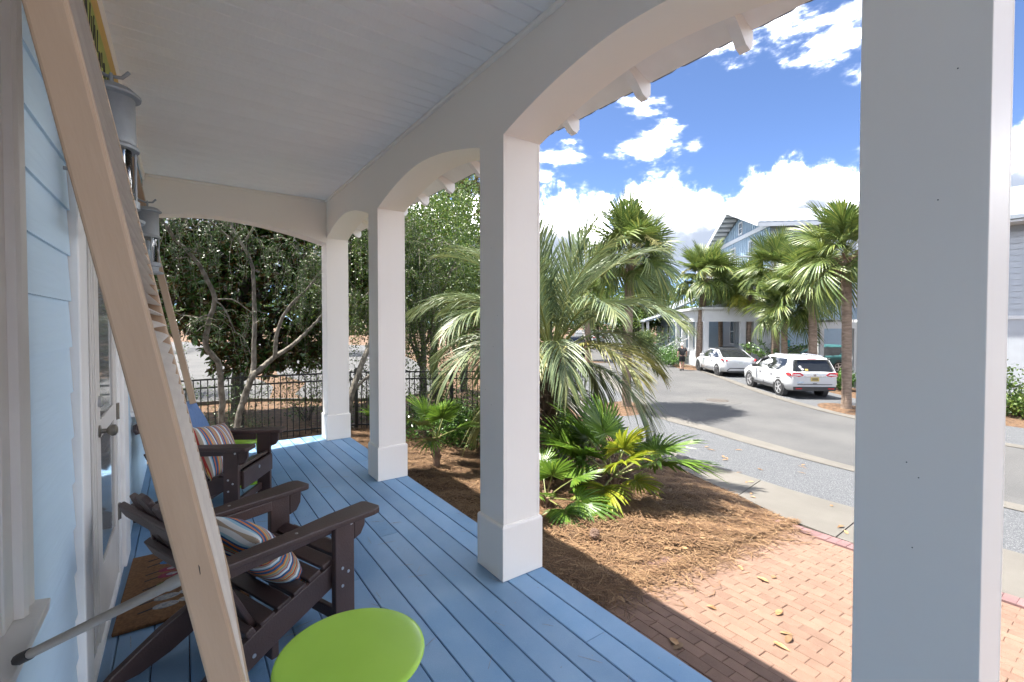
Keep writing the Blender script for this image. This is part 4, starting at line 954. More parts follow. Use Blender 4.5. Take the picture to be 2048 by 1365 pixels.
# azimuths measured from +x (towards the street); the camera lies towards -140 degrees
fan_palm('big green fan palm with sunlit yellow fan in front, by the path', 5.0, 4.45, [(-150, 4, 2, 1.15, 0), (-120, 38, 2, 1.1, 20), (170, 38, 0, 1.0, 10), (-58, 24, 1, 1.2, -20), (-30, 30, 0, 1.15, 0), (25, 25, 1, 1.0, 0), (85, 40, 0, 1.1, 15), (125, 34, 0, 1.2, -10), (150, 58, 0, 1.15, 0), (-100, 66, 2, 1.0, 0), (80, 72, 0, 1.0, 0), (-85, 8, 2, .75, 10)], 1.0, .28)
fan_palm('smaller fan palm half hidden behind the tall middle column', 3.72, 4.42, [(-150, 25, 0, .8, 0), (-60, 5, 1, .8, 20), (-95, -2, 1, .75, 0), (-20, 30, 0, .75, 0), (60, 45, 0, .7, 0), (150, 40, 0, .75, 0), (-110, 60, 0, .7, 0)], .95, .16)
fan_palm('small bright fan palm beside the farther column', 3.25, 6.55, [(-160, 40, 0, .8, 0), (-100, 55, 0, .85, 0), (-50, 25, 0, .8, 0), (40, 45, 0, .8, 0), (120, 60, 0, .8, 0), (-130, 12, 1, .7, 0)], .85, .52)
fan_palm('low spiky palmetto by the fence post between the far columns', 3.35, 9.2, [(i * 51, 30 + (i * 37) % 40, i % 2, .7, 0) for i in range(8)], .8, .1)
fan_palm('low fan palm at the foot of the feather palm trunk', 4.95, 5.75, [(-150, 15, 1, .65, 0), (-100, 25, 2, .65, 0), (-190, 30, 0, .65, 0), (-60, 40, 0, .6, 0)], .9, .1)
# ground cover shrubs by the fence
for i, (x, y, r_, h_, lab) in enumerate([(4.1, 8.0, .62, .46, 'low glossy green shrub nearest the far column'), (4.75, 7.75, .62, .5, 'low glossy green shrub in the middle of the row'), (5.35, 7.55, .55, .48, 'low glossy green shrub next to the tall middle column'), (4.5, 8.55, .8, .55, 'darker low shrub behind against the fence')]):
    bush('low_shrub', lab, (x, y, zg(x)), (r_, r_, h_), 1700, (.065, .034), COVER if i < 3 else SMALL, 'low shrubs along the fence', .9)
bush('strap_leaf_clump', 'little clump of rounded bright green leaves under the big fan palm', (4.42, 4.52, zg(4.42)), (.09, .09, .10), 56, (.16, .07), COVER, up=.2, stems=3, cat='plant')

# ================================================================== pine straw bed, needles, leaves, cone
bx = np.linspace(1.90, 8.6, 150); by = np.concatenate([np.linspace(2.62, 6, 130), np.linspace(6.1, 10.5, 60)])
def bed_edge(y):                             # outer edge of the bed, along the sidewalk
    w_ = [(2.0, 6.30), (2.83, 6.44), (3.64, 6.83), (4.19, 6.99), (4.93, 7.36), (6.6, 8.0), (8.9, 8.6), (12, 8.6)]
    for (a, x0), (b, x1) in zip(w_[:-1], w_[1:]):
        if y <= b: return x0 + (x1 - x0) * max(0, (y - a)) / (b - a)
    return 8.6
def bed_z(x, y):
    e = min(1, max(0, (bed_edge(y) - x) / .5)) * min(1, max(0, (y - 2.63 - .09 * math.sin(x * 2.1) - .05 * math.sin(x * 5.3)) / .16))
    return zg(x) + .006 + e * (.045 + .018 * math.sin(x * 3.3 + y * 1.7) + .014 * math.sin(y * 4.1 - x * 2.2) + .012 * math.sin(x * 9 + y * 11) + .009 * math.sin(x * 23 - y * 19) * math.sin(y * 27))
V = []; F = []
for i, x in enumerate(bx):
    for j, y in enumerate(by):
        xx = 1.90 + (bed_edge(y) - 1.90) * i / (len(bx) - 1); V.append((xx, y, bed_z(xx, y)))
for i in range(len(bx) - 1):
    for j in range(len(by) - 1): a = i * len(by) + j; F.append((a, a + len(by), a + len(by) + 1, a + 1))
tag(link('pine_straw_bed', npmesh('pine_straw_bed', V, F, True), SOIL), kind='structure')
n = 60000
yy = 2.62 + (10.2 - 2.62) * rng.uniform(0, 1, n) ** 1.55; ee = np.array([bed_edge(q) for q in yy]); xx = 1.92 + (ee - 1.92 + .04) * rng.uniform(0, 1, n)
# a ragged fringe of needles strewn on the brick edge
sc_x = rng.uniform(2.7, 6.2, 1500); sc_y = 2.66 - np.abs(rng.normal(size=1500)) * .16
xx = np.concatenate([xx, sc_x]); yy = np.concatenate([yy, sc_y]); n = len(xx)
zz = np.array([bed_z(a, b) + (.026 if b < 2.66 else 0) for a, b in zip(xx, yy)]) + np.abs(rng.normal(size=n)) * .016 + .003
ang = rng.uniform(0, math.tau, n); ln = rng.uniform(.07, .19, n) / 2; wv = rng.uniform(.0014, .0030, n) * (1 + .10 * np.hypot(xx, yy)); bend = rng.normal(size=n) * .018; til = rng.normal(size=n) * .10
d = np.stack([np.cos(ang), np.sin(ang), til], 1); q = np.stack([-np.sin(ang), np.cos(ang), np.zeros(n)], 1); P0 = np.stack([xx, yy, zz], 1)
slope = np.where(xx > 2.8, -.085, 0)[:, None] * d[:, :1]
d[:, 2:] += slope
V = np.stack([P0 - d * ln[:, None] - q * wv[:, None], P0 - d * ln[:, None] + q * wv[:, None], P0 + q * (bend + wv)[:, None], P0 + q * (bend - wv)[:, None], P0 + d * ln[:, None] + q * wv[:, None], P0 + d * ln[:, None] - q * wv[:, None]], 1).reshape(-1, 3)
o = np.arange(n)[:, None] * 6; F = np.concatenate([o + np.array([0, 1, 2, 3]), o + np.array([3, 2, 4, 5])])
ps = tag(link('pine_straw', npmesh('pine_straw', V, F), STRAW), 'loose brown pine needles covering the bed by the porch', 'pine straw', kind='stuff')
# dry leaves
def leaf_obj(kind, x, y, z, ln, wd, rz, curl):
    V = []; F = []; m = 6
    for i in range(m + 1):
        u = i / m; ww = wd / 2 * math.sin(math.pi * min(1, .06 + .94 * u) ** .8) ; zc = curl * (math.sin(u * math.pi) * .5 + .3 * u * u)
        V += [(ln * (u - .5), -ww, zc + ww * .5 * curl * 6), (ln * (u - .5), 0, zc), (ln * (u - .5), ww, zc + ww * .45 * curl * 6)]
    for i in range(m): a = i * 3; F += [(a, a + 3, a + 4, a + 1), (a + 1, a + 4, a + 5, a + 2)]
    ob = link('fallen_leaf', npmesh('fallen_leaf', V, F, True), DRY, None, (x, y, z), (S(-.12, .12), (SLOPE if x > 2.8 else 0) + S(-.1, .1), rz)); return ob
def leaves(n, fx_, dz, label, group, sz):
    for i in range(n):
        x, y = fx_(); o_ = leaf_obj(0, x, y, dz(x, y), S(*sz), S(.03, .055), S(0, 6.28), S(.006, .03)); tag(o_, label, 'leaf', group)
leaves(16, lambda: (S(2.75, 4.6), S(.55, 2.55)), lambda x, y: zg(x) + .036, 'dry curled brown leaf lying on the brick walk', 'dry leaves on the brick walk', (.07, .13))
leaves(34, lambda: (S(3.9, 6.5), 2.72 + abs(random.gauss(0, .35))), lambda x, y: bed_z(x, y) + .018, 'dry pale leaf lying on the pine straw near the bricks', 'dry leaves on the pine straw', (.08, .16))
leaves(9, lambda: (S(6.6, 7.8), S(1.6, 4.2)), lambda x, y: zg(x) + .036, 'dry leaf lying on the concrete sidewalk', 'dry leaves on the sidewalk', (.08, .17))
leaves(11, lambda: (S(8.2, 10.4), S(2.9, 6.2)), lambda x, y: zg(x) + .016, 'dry leaf lying on the gravelly parking lane', 'dry leaves on the parking lane', (.09, .2))
pc = thing('pine_cone', 'open brown pine cone lying on the sunlit pine straw', 'pine cone', (3.57, 3.44, bed_z(3.57, 3.44) + .045), R(60)); pc.rotation_euler = (R(80), 0, R(110))
obj('core', MB().lathe([(.0001, -.055), (.018, -.045), (.024, 0), (.014, .045), (.0001, .055)], 10), CONE, pc)
cs = MB()
for i in range(70):
    u = i / 70; a = i * 2.39996; z_ = -.055 + .11 * u; rr_ = .048 * math.sin(math.pi * (.12 + .8 * u)) + .006; d = Vector((math.cos(a), math.sin(a), .35)); sd = Vector((-math.sin(a), math.cos(a), 0)); p = Vector((0, 0, z_))
    cs.add([p + d * .008 - sd * .004, p + d * rr_ - sd * .009, p + d * (rr_ + .006), p + d * rr_ + sd * .009, p + d * .008 + sd * .004, p + d * rr_ * .9 + Vector((0, 0, -.006))], [(0, 1, 2, 3, 4), (0, 5, 1), (1, 5, 2), (2, 5, 3), (3, 5, 4), (4, 5, 0)])
tag(obj('scales', cs, CONE, pc), kind='stuff')
# ================================================================== houses across the street
def lap(mb, p0, p1, z0, z1, pitch, nrm, proud=.02):
    """lap siding on a wall from p0 to p1 as stepped courses"""
    p0 = Vector(p0); p1 = Vector(p1); n = Vector(nrm); z = z0
    while z < z1 - .01:
        zt = min(z + pitch, z1); a = n * proud; b = n * .004
        V = [p0 + a + Vector((0, 0, z)), p1 + a + Vector((0, 0, z)), p1 + b + Vector((0, 0, zt)), p0 + b + Vector((0, 0, zt)), p0 + Vector((0, 0, z)), p1 + Vector((0, 0, z))]
        mb.add(V, [(0, 1, 2, 3), (4, 5, 1, 0)]); z += pitch
def hwindow(parent, c, wd, ht, axis, s, muntin=True):
    """window centred at c on a wall; axis 'x' = wall runs along x (faces s*y), 'y' = wall runs along y (faces s*x)"""
    def bxx(a0, a1, z0, z1, d0, d1):
        if axis == 'x': lo = (c[0] + a0, c[1] + s * d0, c[2] + z0); hi = (c[0] + a1, c[1] + s * d1, c[2] + z1)
        else: lo = (c[0] + s * d0, c[1] + a0, c[2] + z0); hi = (c[0] + s * d1, c[1] + a1, c[2] + z1)
        return tuple(min(p, q) for p, q in zip(lo, hi)), tuple(max(p, q) for p, q in zip(lo, hi))
    wn_ = obj('window', MB().box(*bxx(-wd / 2, wd / 2, -ht / 2, ht / 2, .026, .04)), PANE, parent)
    f = MB(); t = .12
    for a in ((-wd / 2 - t, -wd / 2, -ht / 2 - t, ht / 2 + t), (wd / 2, wd / 2 + t, -ht / 2 - t, ht / 2 + t), (-wd / 2, wd / 2, ht / 2, ht / 2 + t), (-wd / 2, wd / 2, -ht / 2 - t, -ht / 2)): f.box(*bxx(*a, .022, .075))
    obj('frame', f, HWHITE, wn_)
    if muntin: obj('sash_bar', MB().box(*bxx(-wd / 2, wd / 2, -.03, .03, .0401, .06)), HWHITE, wn_)
AX, AY = 33.3, 15.4; hz = -1.47; HR = math.atan2(-.68, .735)
h1 = thing('blue_house', 'tall pale blue three-storey house with metal gable roof across the street', 'house', (AX, AY, hz), HR)
LX, GY, EV, RG = 17.0, 11.0, 10.15, 12.15
core = MB().prism([(0, 0), (GY, 0), (GY, EV), (GY / 2, RG - .35), (0, EV)], .03, LX, 'x'); obj('core', core, HGREY, h1)
mb = MB(); lap(mb, (0, 0, 0), (LX, 0, 0), 0, 6.6, .19, (0, -1, 0)); obj('lap_siding', mb, HBLUE, h1)
mb = MB(); lap(mb, (0, GY, 0), (0, 0, 0), 0, 6.6, .19, (-1, 0, 0)); obj('lap_siding', mb, HGREY, h1)
# board and batten above
bt = MB()
for i in range(int(LX / .42)): bt.box((i * .42, -.045, 6.9), (i * .42 + .07, -.004, EV))
obj('battens', bt, HGREY, h1)
bt = MB(); bt.add([(-.003, 0, 6.7), (-.003, GY, 6.7), (-.003, GY, EV), (-.003, GY / 2, RG - .35), (-.003, 0, EV)], [(0, 1, 2, 3, 4)])
for i in range(int(GY / .42) + 1):
    y = .02 + i * .42; top_ = EV + (RG - .35 - EV) * (1 - abs(y - GY / 2) / (GY / 2)); bt.box((-.05, y, 6.9), (-.0031, y + .07, max(top_ - .05, 7)))
obj('battens', bt, HBLUE, h1)
obj('trim_band', MB().box((-.10, -.10, EV - .35), (-.051, GY, EV - .05)), HWHITE, h1)
obj('trim_band', MB().box((-.10, -.10, 6.6), (LX, -.048, 6.92)).box((-.10, -.047, 6.6), (-.051, GY, 6.92)), HWHITE, h1)
obj('corner_board', MB().box((-.06, -.06, 0), (.14, -.024, 6.6)).box((-.06, -.0239, 0), (-.024, .14, 6.6)), HWHITE, h1)
ov = .75; sl = (RG - EV) / (GY / 2)
for s in (0, 1):
    e = MB(); y0 = -ov if s == 0 else GY + ov; ze = EV - ov * sl; n_ = 44
    rings = []
    for i in range(n_ * 2 + 1):
        x = -1.1 + (LX + 2) * i / (n_ * 2); h = .05 if i % 2 else 0
        rings.append([(x - .02, y0, ze + .10 + h * .6), (x, GY / 2, RG + .10 + h * .6), (x, GY / 2, RG + .03), (x - .02, y0, ze + .03)])
    e.loft(rings); obj('metal_roof', e, TIN, h1)
    obj('rake_board', MB().beam((-1.12, y0, ze - .05), (-1.12, GY / 2 - (.02 if s == 0 else -.02), RG - .05), .06, .30, (0, 0, 1)), HWHITE, h1)
    obj('fascia', MB().box((-1.1, min(y0, y0 + .05), ze - .22), (LX + .8, max(y0, y0 + .05), ze + .03)), HWHITE, h1)
lk = MB()
for s in (0, 1):
    for i in range(9):
        f = (i + .5) / 9; y = (-ov + (GY / 2 + ov) * f) if s == 0 else (GY + ov - (GY / 2 + ov) * f); z = EV - ov * sl + (GY / 2 + ov) * f * sl; lk.box((-1.08, y - .06, z - .22), (-.05, y + .06, z - .03))
obj('lookouts', lk, HWHITE, h1)
for x in (1.9, 3.4, 6.0, 8.2): hwindow(h1, (x, 0, 8.75), .85, 1.2, 'x', -1)
for x in (2.5, 6.0, 9.0): hwindow(h1, (x, 0, 5.0), .9, 1.6, 'x', -1)
hwindow(h1, (0, GY / 2, 10.75), .62, .8, 'y', -1)
for y in (3.2, 7.2): hwindow(h1, (0, y, 8.3), .9, 2.0, 'y', -1); hwindow(h1, (0, y, 5.0), .9, 1.7, 'y', -1)
for y in (1.6, 4.4, 7.2): hwindow(h1, (0, y, 2.35), .85, 2.0, 'y', -1)
bal = obj('balcony', MB().box((-2.3, 1.2, 6.72), (-.1, 9.8, 6.95)), HWHITE, h1)
rl = MB().box((-2.3, 1.2, 7.85), (-2.2, 9.8, 7.95)).box((-2.3, 1.2, 7.851), (-.1, 1.3, 7.949)); 
for i in range(58): rl.box((-2.27, 1.22 + i * .148, 6.95), (-2.23, 1.26 + i * .148, 7.85))
for i in range(15): rl.box((-2.2 + i * .145, 1.23, 6.95), (-2.16 + i * .145, 1.27, 7.85))
for y in (1.18, 5.5, 9.7): rl.box((-2.33, y, 6.95), (-2.17, y + .16, 8.1))
obj('railing', rl, HWHITE, bal)
# street porch
po = obj('porch_deck', MB().box((-5.0, -2.3, 0), (-.03, 7.5, .95)), HWHITE, h1)
obj('entablature', MB().box((-5.05, -2.35, 3.15), (-4.75, 7.5, 3.95)).box((-4.749, -2.35, 3.15), (-.04, -2.05, 3.949)), HWHITE, h1)
obj('cornice', MB().box((-5.25, -2.55, 3.951), (-.04, 7.6, 4.1)), HWHITE, h1)
obj('porch_roof', MB().add([(-5.2, -2.5, 4.101), (-.05, -2.5, 4.101), (-.05, 7.5, 4.101), (-5.2, 7.5, 4.101), (-1.2, -.6, 4.7), (-.05, -.6, 4.7), (-.05, 7.5, 4.7), (-1.2, 7.5, 4.7)], [(0, 1, 5, 4), (3, 0, 4, 7), (4, 5, 6, 7), (2, 3, 7, 6), (1, 2, 6, 5)]), TIN, h1)
for (x, y) in ((-4.9, -2.2), (-4.9, -.3), (-4.9, 1.6), (-4.9, 3.6), (-4.9, 5.6), (-2.6, -2.2)):
    obj('column', MB().box((x - .15, y - .15, .95), (x + .15, y + .15, 3.15)).box((x - .2, y - .2, .951), (x + .2, y + .2, 1.15)), HWHITE, h1)
mb = MB(); lap(mb, (-1.9, -2.3, 0), (-.3, -2.3, 0), .95, 3.15, .19, (0, -1, 0)); obj('porch_bay', mb.box((-1.9, -2.28, .95), (-.3, -.1, 3.14)), HWHITE, h1)
st = MB()
for i in range(5): st.box((-6.6 + i * .32, 1.7, 0), (-5.0, 3.5, .19 * (i + 1) - .001 * i))
obj('steps', st, HWHITE, h1)
for y in (1.65, 3.55):
    hr = MB().beam((-6.7, y, .95), (-5.0, y, 1.95), .09, .09)
    for i in range(9): t = i / 8; hr.beam((-6.65 + 1.6 * t, y, .1 + .85 * t), (-6.65 + 1.6 * t, y, .95 + .95 * t), .04, .04, (1, 0, 0))
    hr.box((-6.78, y - .08, 0), (-6.62, y + .08, 1.15)); obj('handrail', hr, HWHITE, h1)
# white house at the right edge
h2 = thing('white_house', 'pale house with wide eave glimpsed past the right edge of the nearest column', 'house', (27.0, -3.0, hz))
obj('core', MB().box((.05, -11, 0), (9, 9.0, 7.2)), HGREY, h2)
mb = MB(); lap(mb, (0.0, 9.0, 0), (0.0, -11, 0), 3.35, 7.2, .24, (-1, 0, 0), .03); obj('lap_siding', mb, HGREY, h2)
mb = MB(); mb.box((-.02, -11, 0), (.049, 9.0, 3.2)); obj('lower_wall', mb, HGREY, h2)
obj('belt_trim', MB().box((-.07, -11, 3.2), (.049, 9.03, 3.349)), HWHITE, h2)
obj('roof', MB().prism([(-1.1, 7.05), (4.5, 9.2), (10.1, 7.05), (10.1, 7.2), (4.5, 9.4), (-1.1, 7.2)], -12, 9.8), TIN, h2)
obj('soffit', MB().box((-1.0, -12, 6.95), (-.0301, 9.7, 7.04)), HWHITE, h2)
for y in (1.5, 5.2, -3): hwindow(h2, (0, y, 5.2), 1.0, 1.5, 'y', -1)
hwindow(h2, (-.03, 3.4, 1.7), 1.0, 1.4, 'y', -1)
# small far porch among the trees
h3 = thing('far_cottage', 'low pale porch roof on a post among the shrubs beyond the walker', 'house', (36.5, 25.4, hz), R(-43))
obj('core', MB().box((0, 0, 0), (9, 8, 4.0)), HBLUE, h3)
obj('porch_roof', MB().prism([(-2.6, 3.15), (0, 3.9), (0, 4.1), (-2.6, 3.3)], -.8, 8.5), TIN, h3); obj('roof', MB().prism([(-.5, 4.0), (4.5, 6.2), (9.5, 4.0), (9.5, 4.15), (4.5, 6.4), (-.5, 4.15)], -.6, 8.6), TIN, h3)
for y in (-.5, 2.4, 5.2, 8.1): obj('post', MB().box((-2.4, y, 0), (-2.2, y + .18, 3.2)), HWHITE, h3)
for y in (1.5, 4.5): hwindow(h3, (0, y, 2.0), .9, 1.6, 'y', -1)
# white pergola by the blue house
pg = thing('white_pergola', 'white post and beam of a side pergola behind the white SUV', 'pergola', (27.9, 10.7, hz), math.atan2(-1.5, 2.03))
for x, y in ((0, 0), (2.35, 0), (0, 2.8), (2.35, 2.8)): obj('post', MB().box((x - .12, y - .12, 0), (x + .12, y + .12, 2.75)).box((x - .17, y - .17, .001), (x + .17, y + .17, .35)), HWHITE, pg)
obj('beam', MB().box((-.4, -.13, 2.751), (2.9, .13, 3.1)), HWHITE, pg); obj('beam', MB().box((-.4, 2.67, 2.751), (2.9, 2.93, 3.1)), HWHITE, pg)
for i in range(6): obj('rafter', MB().box((-.2 + i * .52, -.5, 3.101), (-.14 + i * .52, 3.3, 3.24)), HWHITE, pg)

# ================================================================== vehicles
def car(name, label, loc, rz, P, paint, rimm, cat, group=None):
    t = thing(name, label, cat, loc, rz, group)
    rings = []
    for x, w_, zb, zs, zt, wt in P['body']:
        h = [(0, zb), (w_ * .84, zb), (w_ * .965, zb + .10), (w_, zb + (zs - zb) * .45), (w_ * .992, zs - .02), ((w_ + wt) / 2 + .01, zs + (zt - zs) * .55), (wt, zt), (wt * .5, zt + .015)]
        rings.append([(x, y, z) for y, z in h] + [(x, -y, z) for y, z in h[::-1] if y > 0 or z > zs])
    rings = [[p for k, p in enumerate(r)] for r in rings]
    obj('body', MB().loft(rings), paint, t, smooth=50)
    G = P['green']                            # greenhouse levels: z, x rear, x front, half width
    def gw(z):
        for a, b in zip(G[:-1], G[1:]):
            if z <= b[0]:
                f = (z - a[0]) / (b[0] - a[0]); return tuple(p + (q - p) * f for p, q in zip(a, b))
        return G[-1]
    def ring(z, xr, xf, w_, c=.10): return [(xr, w_ - c * 1.3, z), (xr + c * .45, w_ - c * .35, z), (xr + c * 1.6, w_, z), (xf - c * 2.5, w_, z), (xf - c * .7, w_ - c * .5, z), (xf, w_ - c * 2, z)]
    def full(r): return r + [(x, -y, z) for x, y, z in r[::-1]]
    cut = P['roofcut']; gl = [g_ for g_ in G if g_[0] < cut - .001] + [gw(cut)]
    obj('glass_house', MB().loft([full(ring(*g_)) for g_ in gl]), GLASS, t, smooth=50)
    rf = [gw(cut)] + [g_ for g_ in G if g_[0] > cut + .001]
    obj('roof', MB().loft([full(ring(g_[0] + .004, g_[1] - .008, g_[2] + .008, g_[3] + .006)) for g_ in rf]), P.get('roofmat', paint), t, smooth=50)
    def sidepatch(poly, s, nm, m, off=.009, parent=None):
        V = []
        for x, z in poly:
            g_ = gw(z) if z > G[0][0] else None; y = (g_[3] if g_ else P['bw'](x, z)); V.append(Vector((x, s * (y + off), z)))
        n_ = len(V); W = [Vector((p.x, p.y - s * (off + .012), p.z)) for p in V]
        return obj(nm, MB().add(V + W, [tuple(range(n_)), tuple(range(2 * n_ - 1, n_ - 1, -1))] + [(i, (i + 1) % n_, n_ + (i + 1) % n_, n_ + i) for i in range(n_)]), m, parent or t)
    for s in (-1, 1):
        for poly in P['pillars']: sidepatch(poly, s, 'pillar', paint)
        for poly, m in P.get('side', []): sidepatch(poly, s, 'trim', m, .006)
    def rearpatch(poly, xf_, nm, m, off=.012, th=.03):
        V = [Vector((xf_(z) - off, y, z)) for y, z in poly]; n_ = len(V); W = [p + Vector((th, 0, 0)) for p in V]
        return obj(nm, MB().add(V + W, [tuple(range(n_)), tuple(range(2 * n_ - 1, n_ - 1, -1))] + [(i, (i + 1) % n_, n_ + (i + 1) % n_, n_ + i) for i in range(n_)]), m, t)
    for nm, poly, m, mirror, off in P['rear']:
        rearpatch(poly, P['xr'], nm, m, off)
        if mirror: rearpatch([(-y, z) for y, z in poly[::-1]], P['xr'], nm, m, off)
    r = P['wr']
    for x in (0, P['wb']):
        for s in (-1, 1):
            yo = s * P['yw']; M = Matrix.Translation((x, yo, r)) @ Matrix.Rotation(R(-90 * s), 4, 'X')
            ar = [(x + (r + .075) * math.cos(R(a)), r + (r + .075) * math.sin(R(a))) for a in range(-22, 203, 15)] + [(x + (r + .02) * math.cos(R(a)), r + (r + .02) * math.sin(R(a))) for a in range(202, -23, -15)]
            ya, yb = sorted((s * (P['yw'] - .10), s * (P['yw'] + .004)))
            obj('wheel_arch', MB().prism(ar, ya, yb), P['arch'], t)
            obj('wheel_well', MB().lathe([(.0001, -.2), (r + .05, -.2), (r + .05, -.006), (.0001, -.006)], 28, M), CLAD, t, smooth=30)
            wh = obj('wheel', MB().lathe([(r * .66, -.20), (r * .92, -.20), (r, -.17), (r, -.02), (r * .95, .012), (r * .70, .018), (r * .66, .004)], 32, M), TYRE, t, smooth=40)
            rm = MB().lathe([(r * .66, -.1), (r * .70, .0185), (r * .645, .016), (r * .62, -.03), (.0001, -.03)], 30, M)
            for k in range(P['spokes']):
                a = 2 * math.pi * k / P['spokes']; c, s2 = math.cos(a), math.sin(a)
                rm.beam(M @ Vector((.03 * c, .03 * s2, .006)), M @ Vector((r * .655 * c, r * .655 * s2, .010)), .055 if P['spokes'] < 8 else .035, .02, M.to_3x3() @ Vector((0, 0, 1)))
            rm.lathe([(.0001, -.02), (.055, -.02), (.05, .022), (.0001, .024)], 14, M)
            obj('rim', rm, rimm, wh, smooth=35)
    for s in (-1, 1):
        mx_ = P['mirror']; obj('mirror', MB().loft([[(mx_[0] + dx, s * (mx_[1] + dy), mx_[2] + dz) for dx, dz in ((-.07, -.07), (.05, -.06), (.07, .03), (.0, .085), (-.08, .06))] for dy in (.02, .11, .2)]).beam((mx_[0], s * (mx_[1] - .08), mx_[2] - .03), (mx_[0], s * (mx_[1] + .05), mx_[2] - .02), .06, .05), P.get('mirmat', CLAD), t, smooth=40)
    for s in (-1, 1):
        for hx in P['handles']: obj('door_handle', MB().box((hx - .09, min(s * (P['bw'](0, .9) - .01), s * (P['bw'](0, .9) + .03)), .875), (hx + .09, max(s * (P['bw'](0, .9) - .01), s * (P['bw'](0, .9) + .03)), .905)), P.get('handmat', CHROME), t, bevel=.008)
        for lx in P['seams']: sidepatch([(lx, .36), (lx + .014, .36), (lx + .014, .99), (lx, .99)], s, 'door_seam', CLAD, .0035)
    for nm, mb_, m in P.get('extra', []): obj(nm, mb_, m, t)
    return t
def xr_suv(z):
    pts = [(.3, -.93), (.45, -1.0), (.62, -1.0), (.8, -.985), (1.06, -.975), (1.1, -.93), (1.6, -.66), (1.7, -.6)]
    for a, b in zip(pts[:-1], pts[1:]):
        if z <= b[0]: return a[1] + (b[1] - a[1]) * (z - a[0]) / (b[0] - a[0])
    return pts[-1][1]
def ell(cx, cz, rx, rz_, n=20): return [(cx + rx * math.cos(2 * math.pi * i / n), cz + rz_ * math.sin(2 * math.pi * i / n)) for i in range(n)]
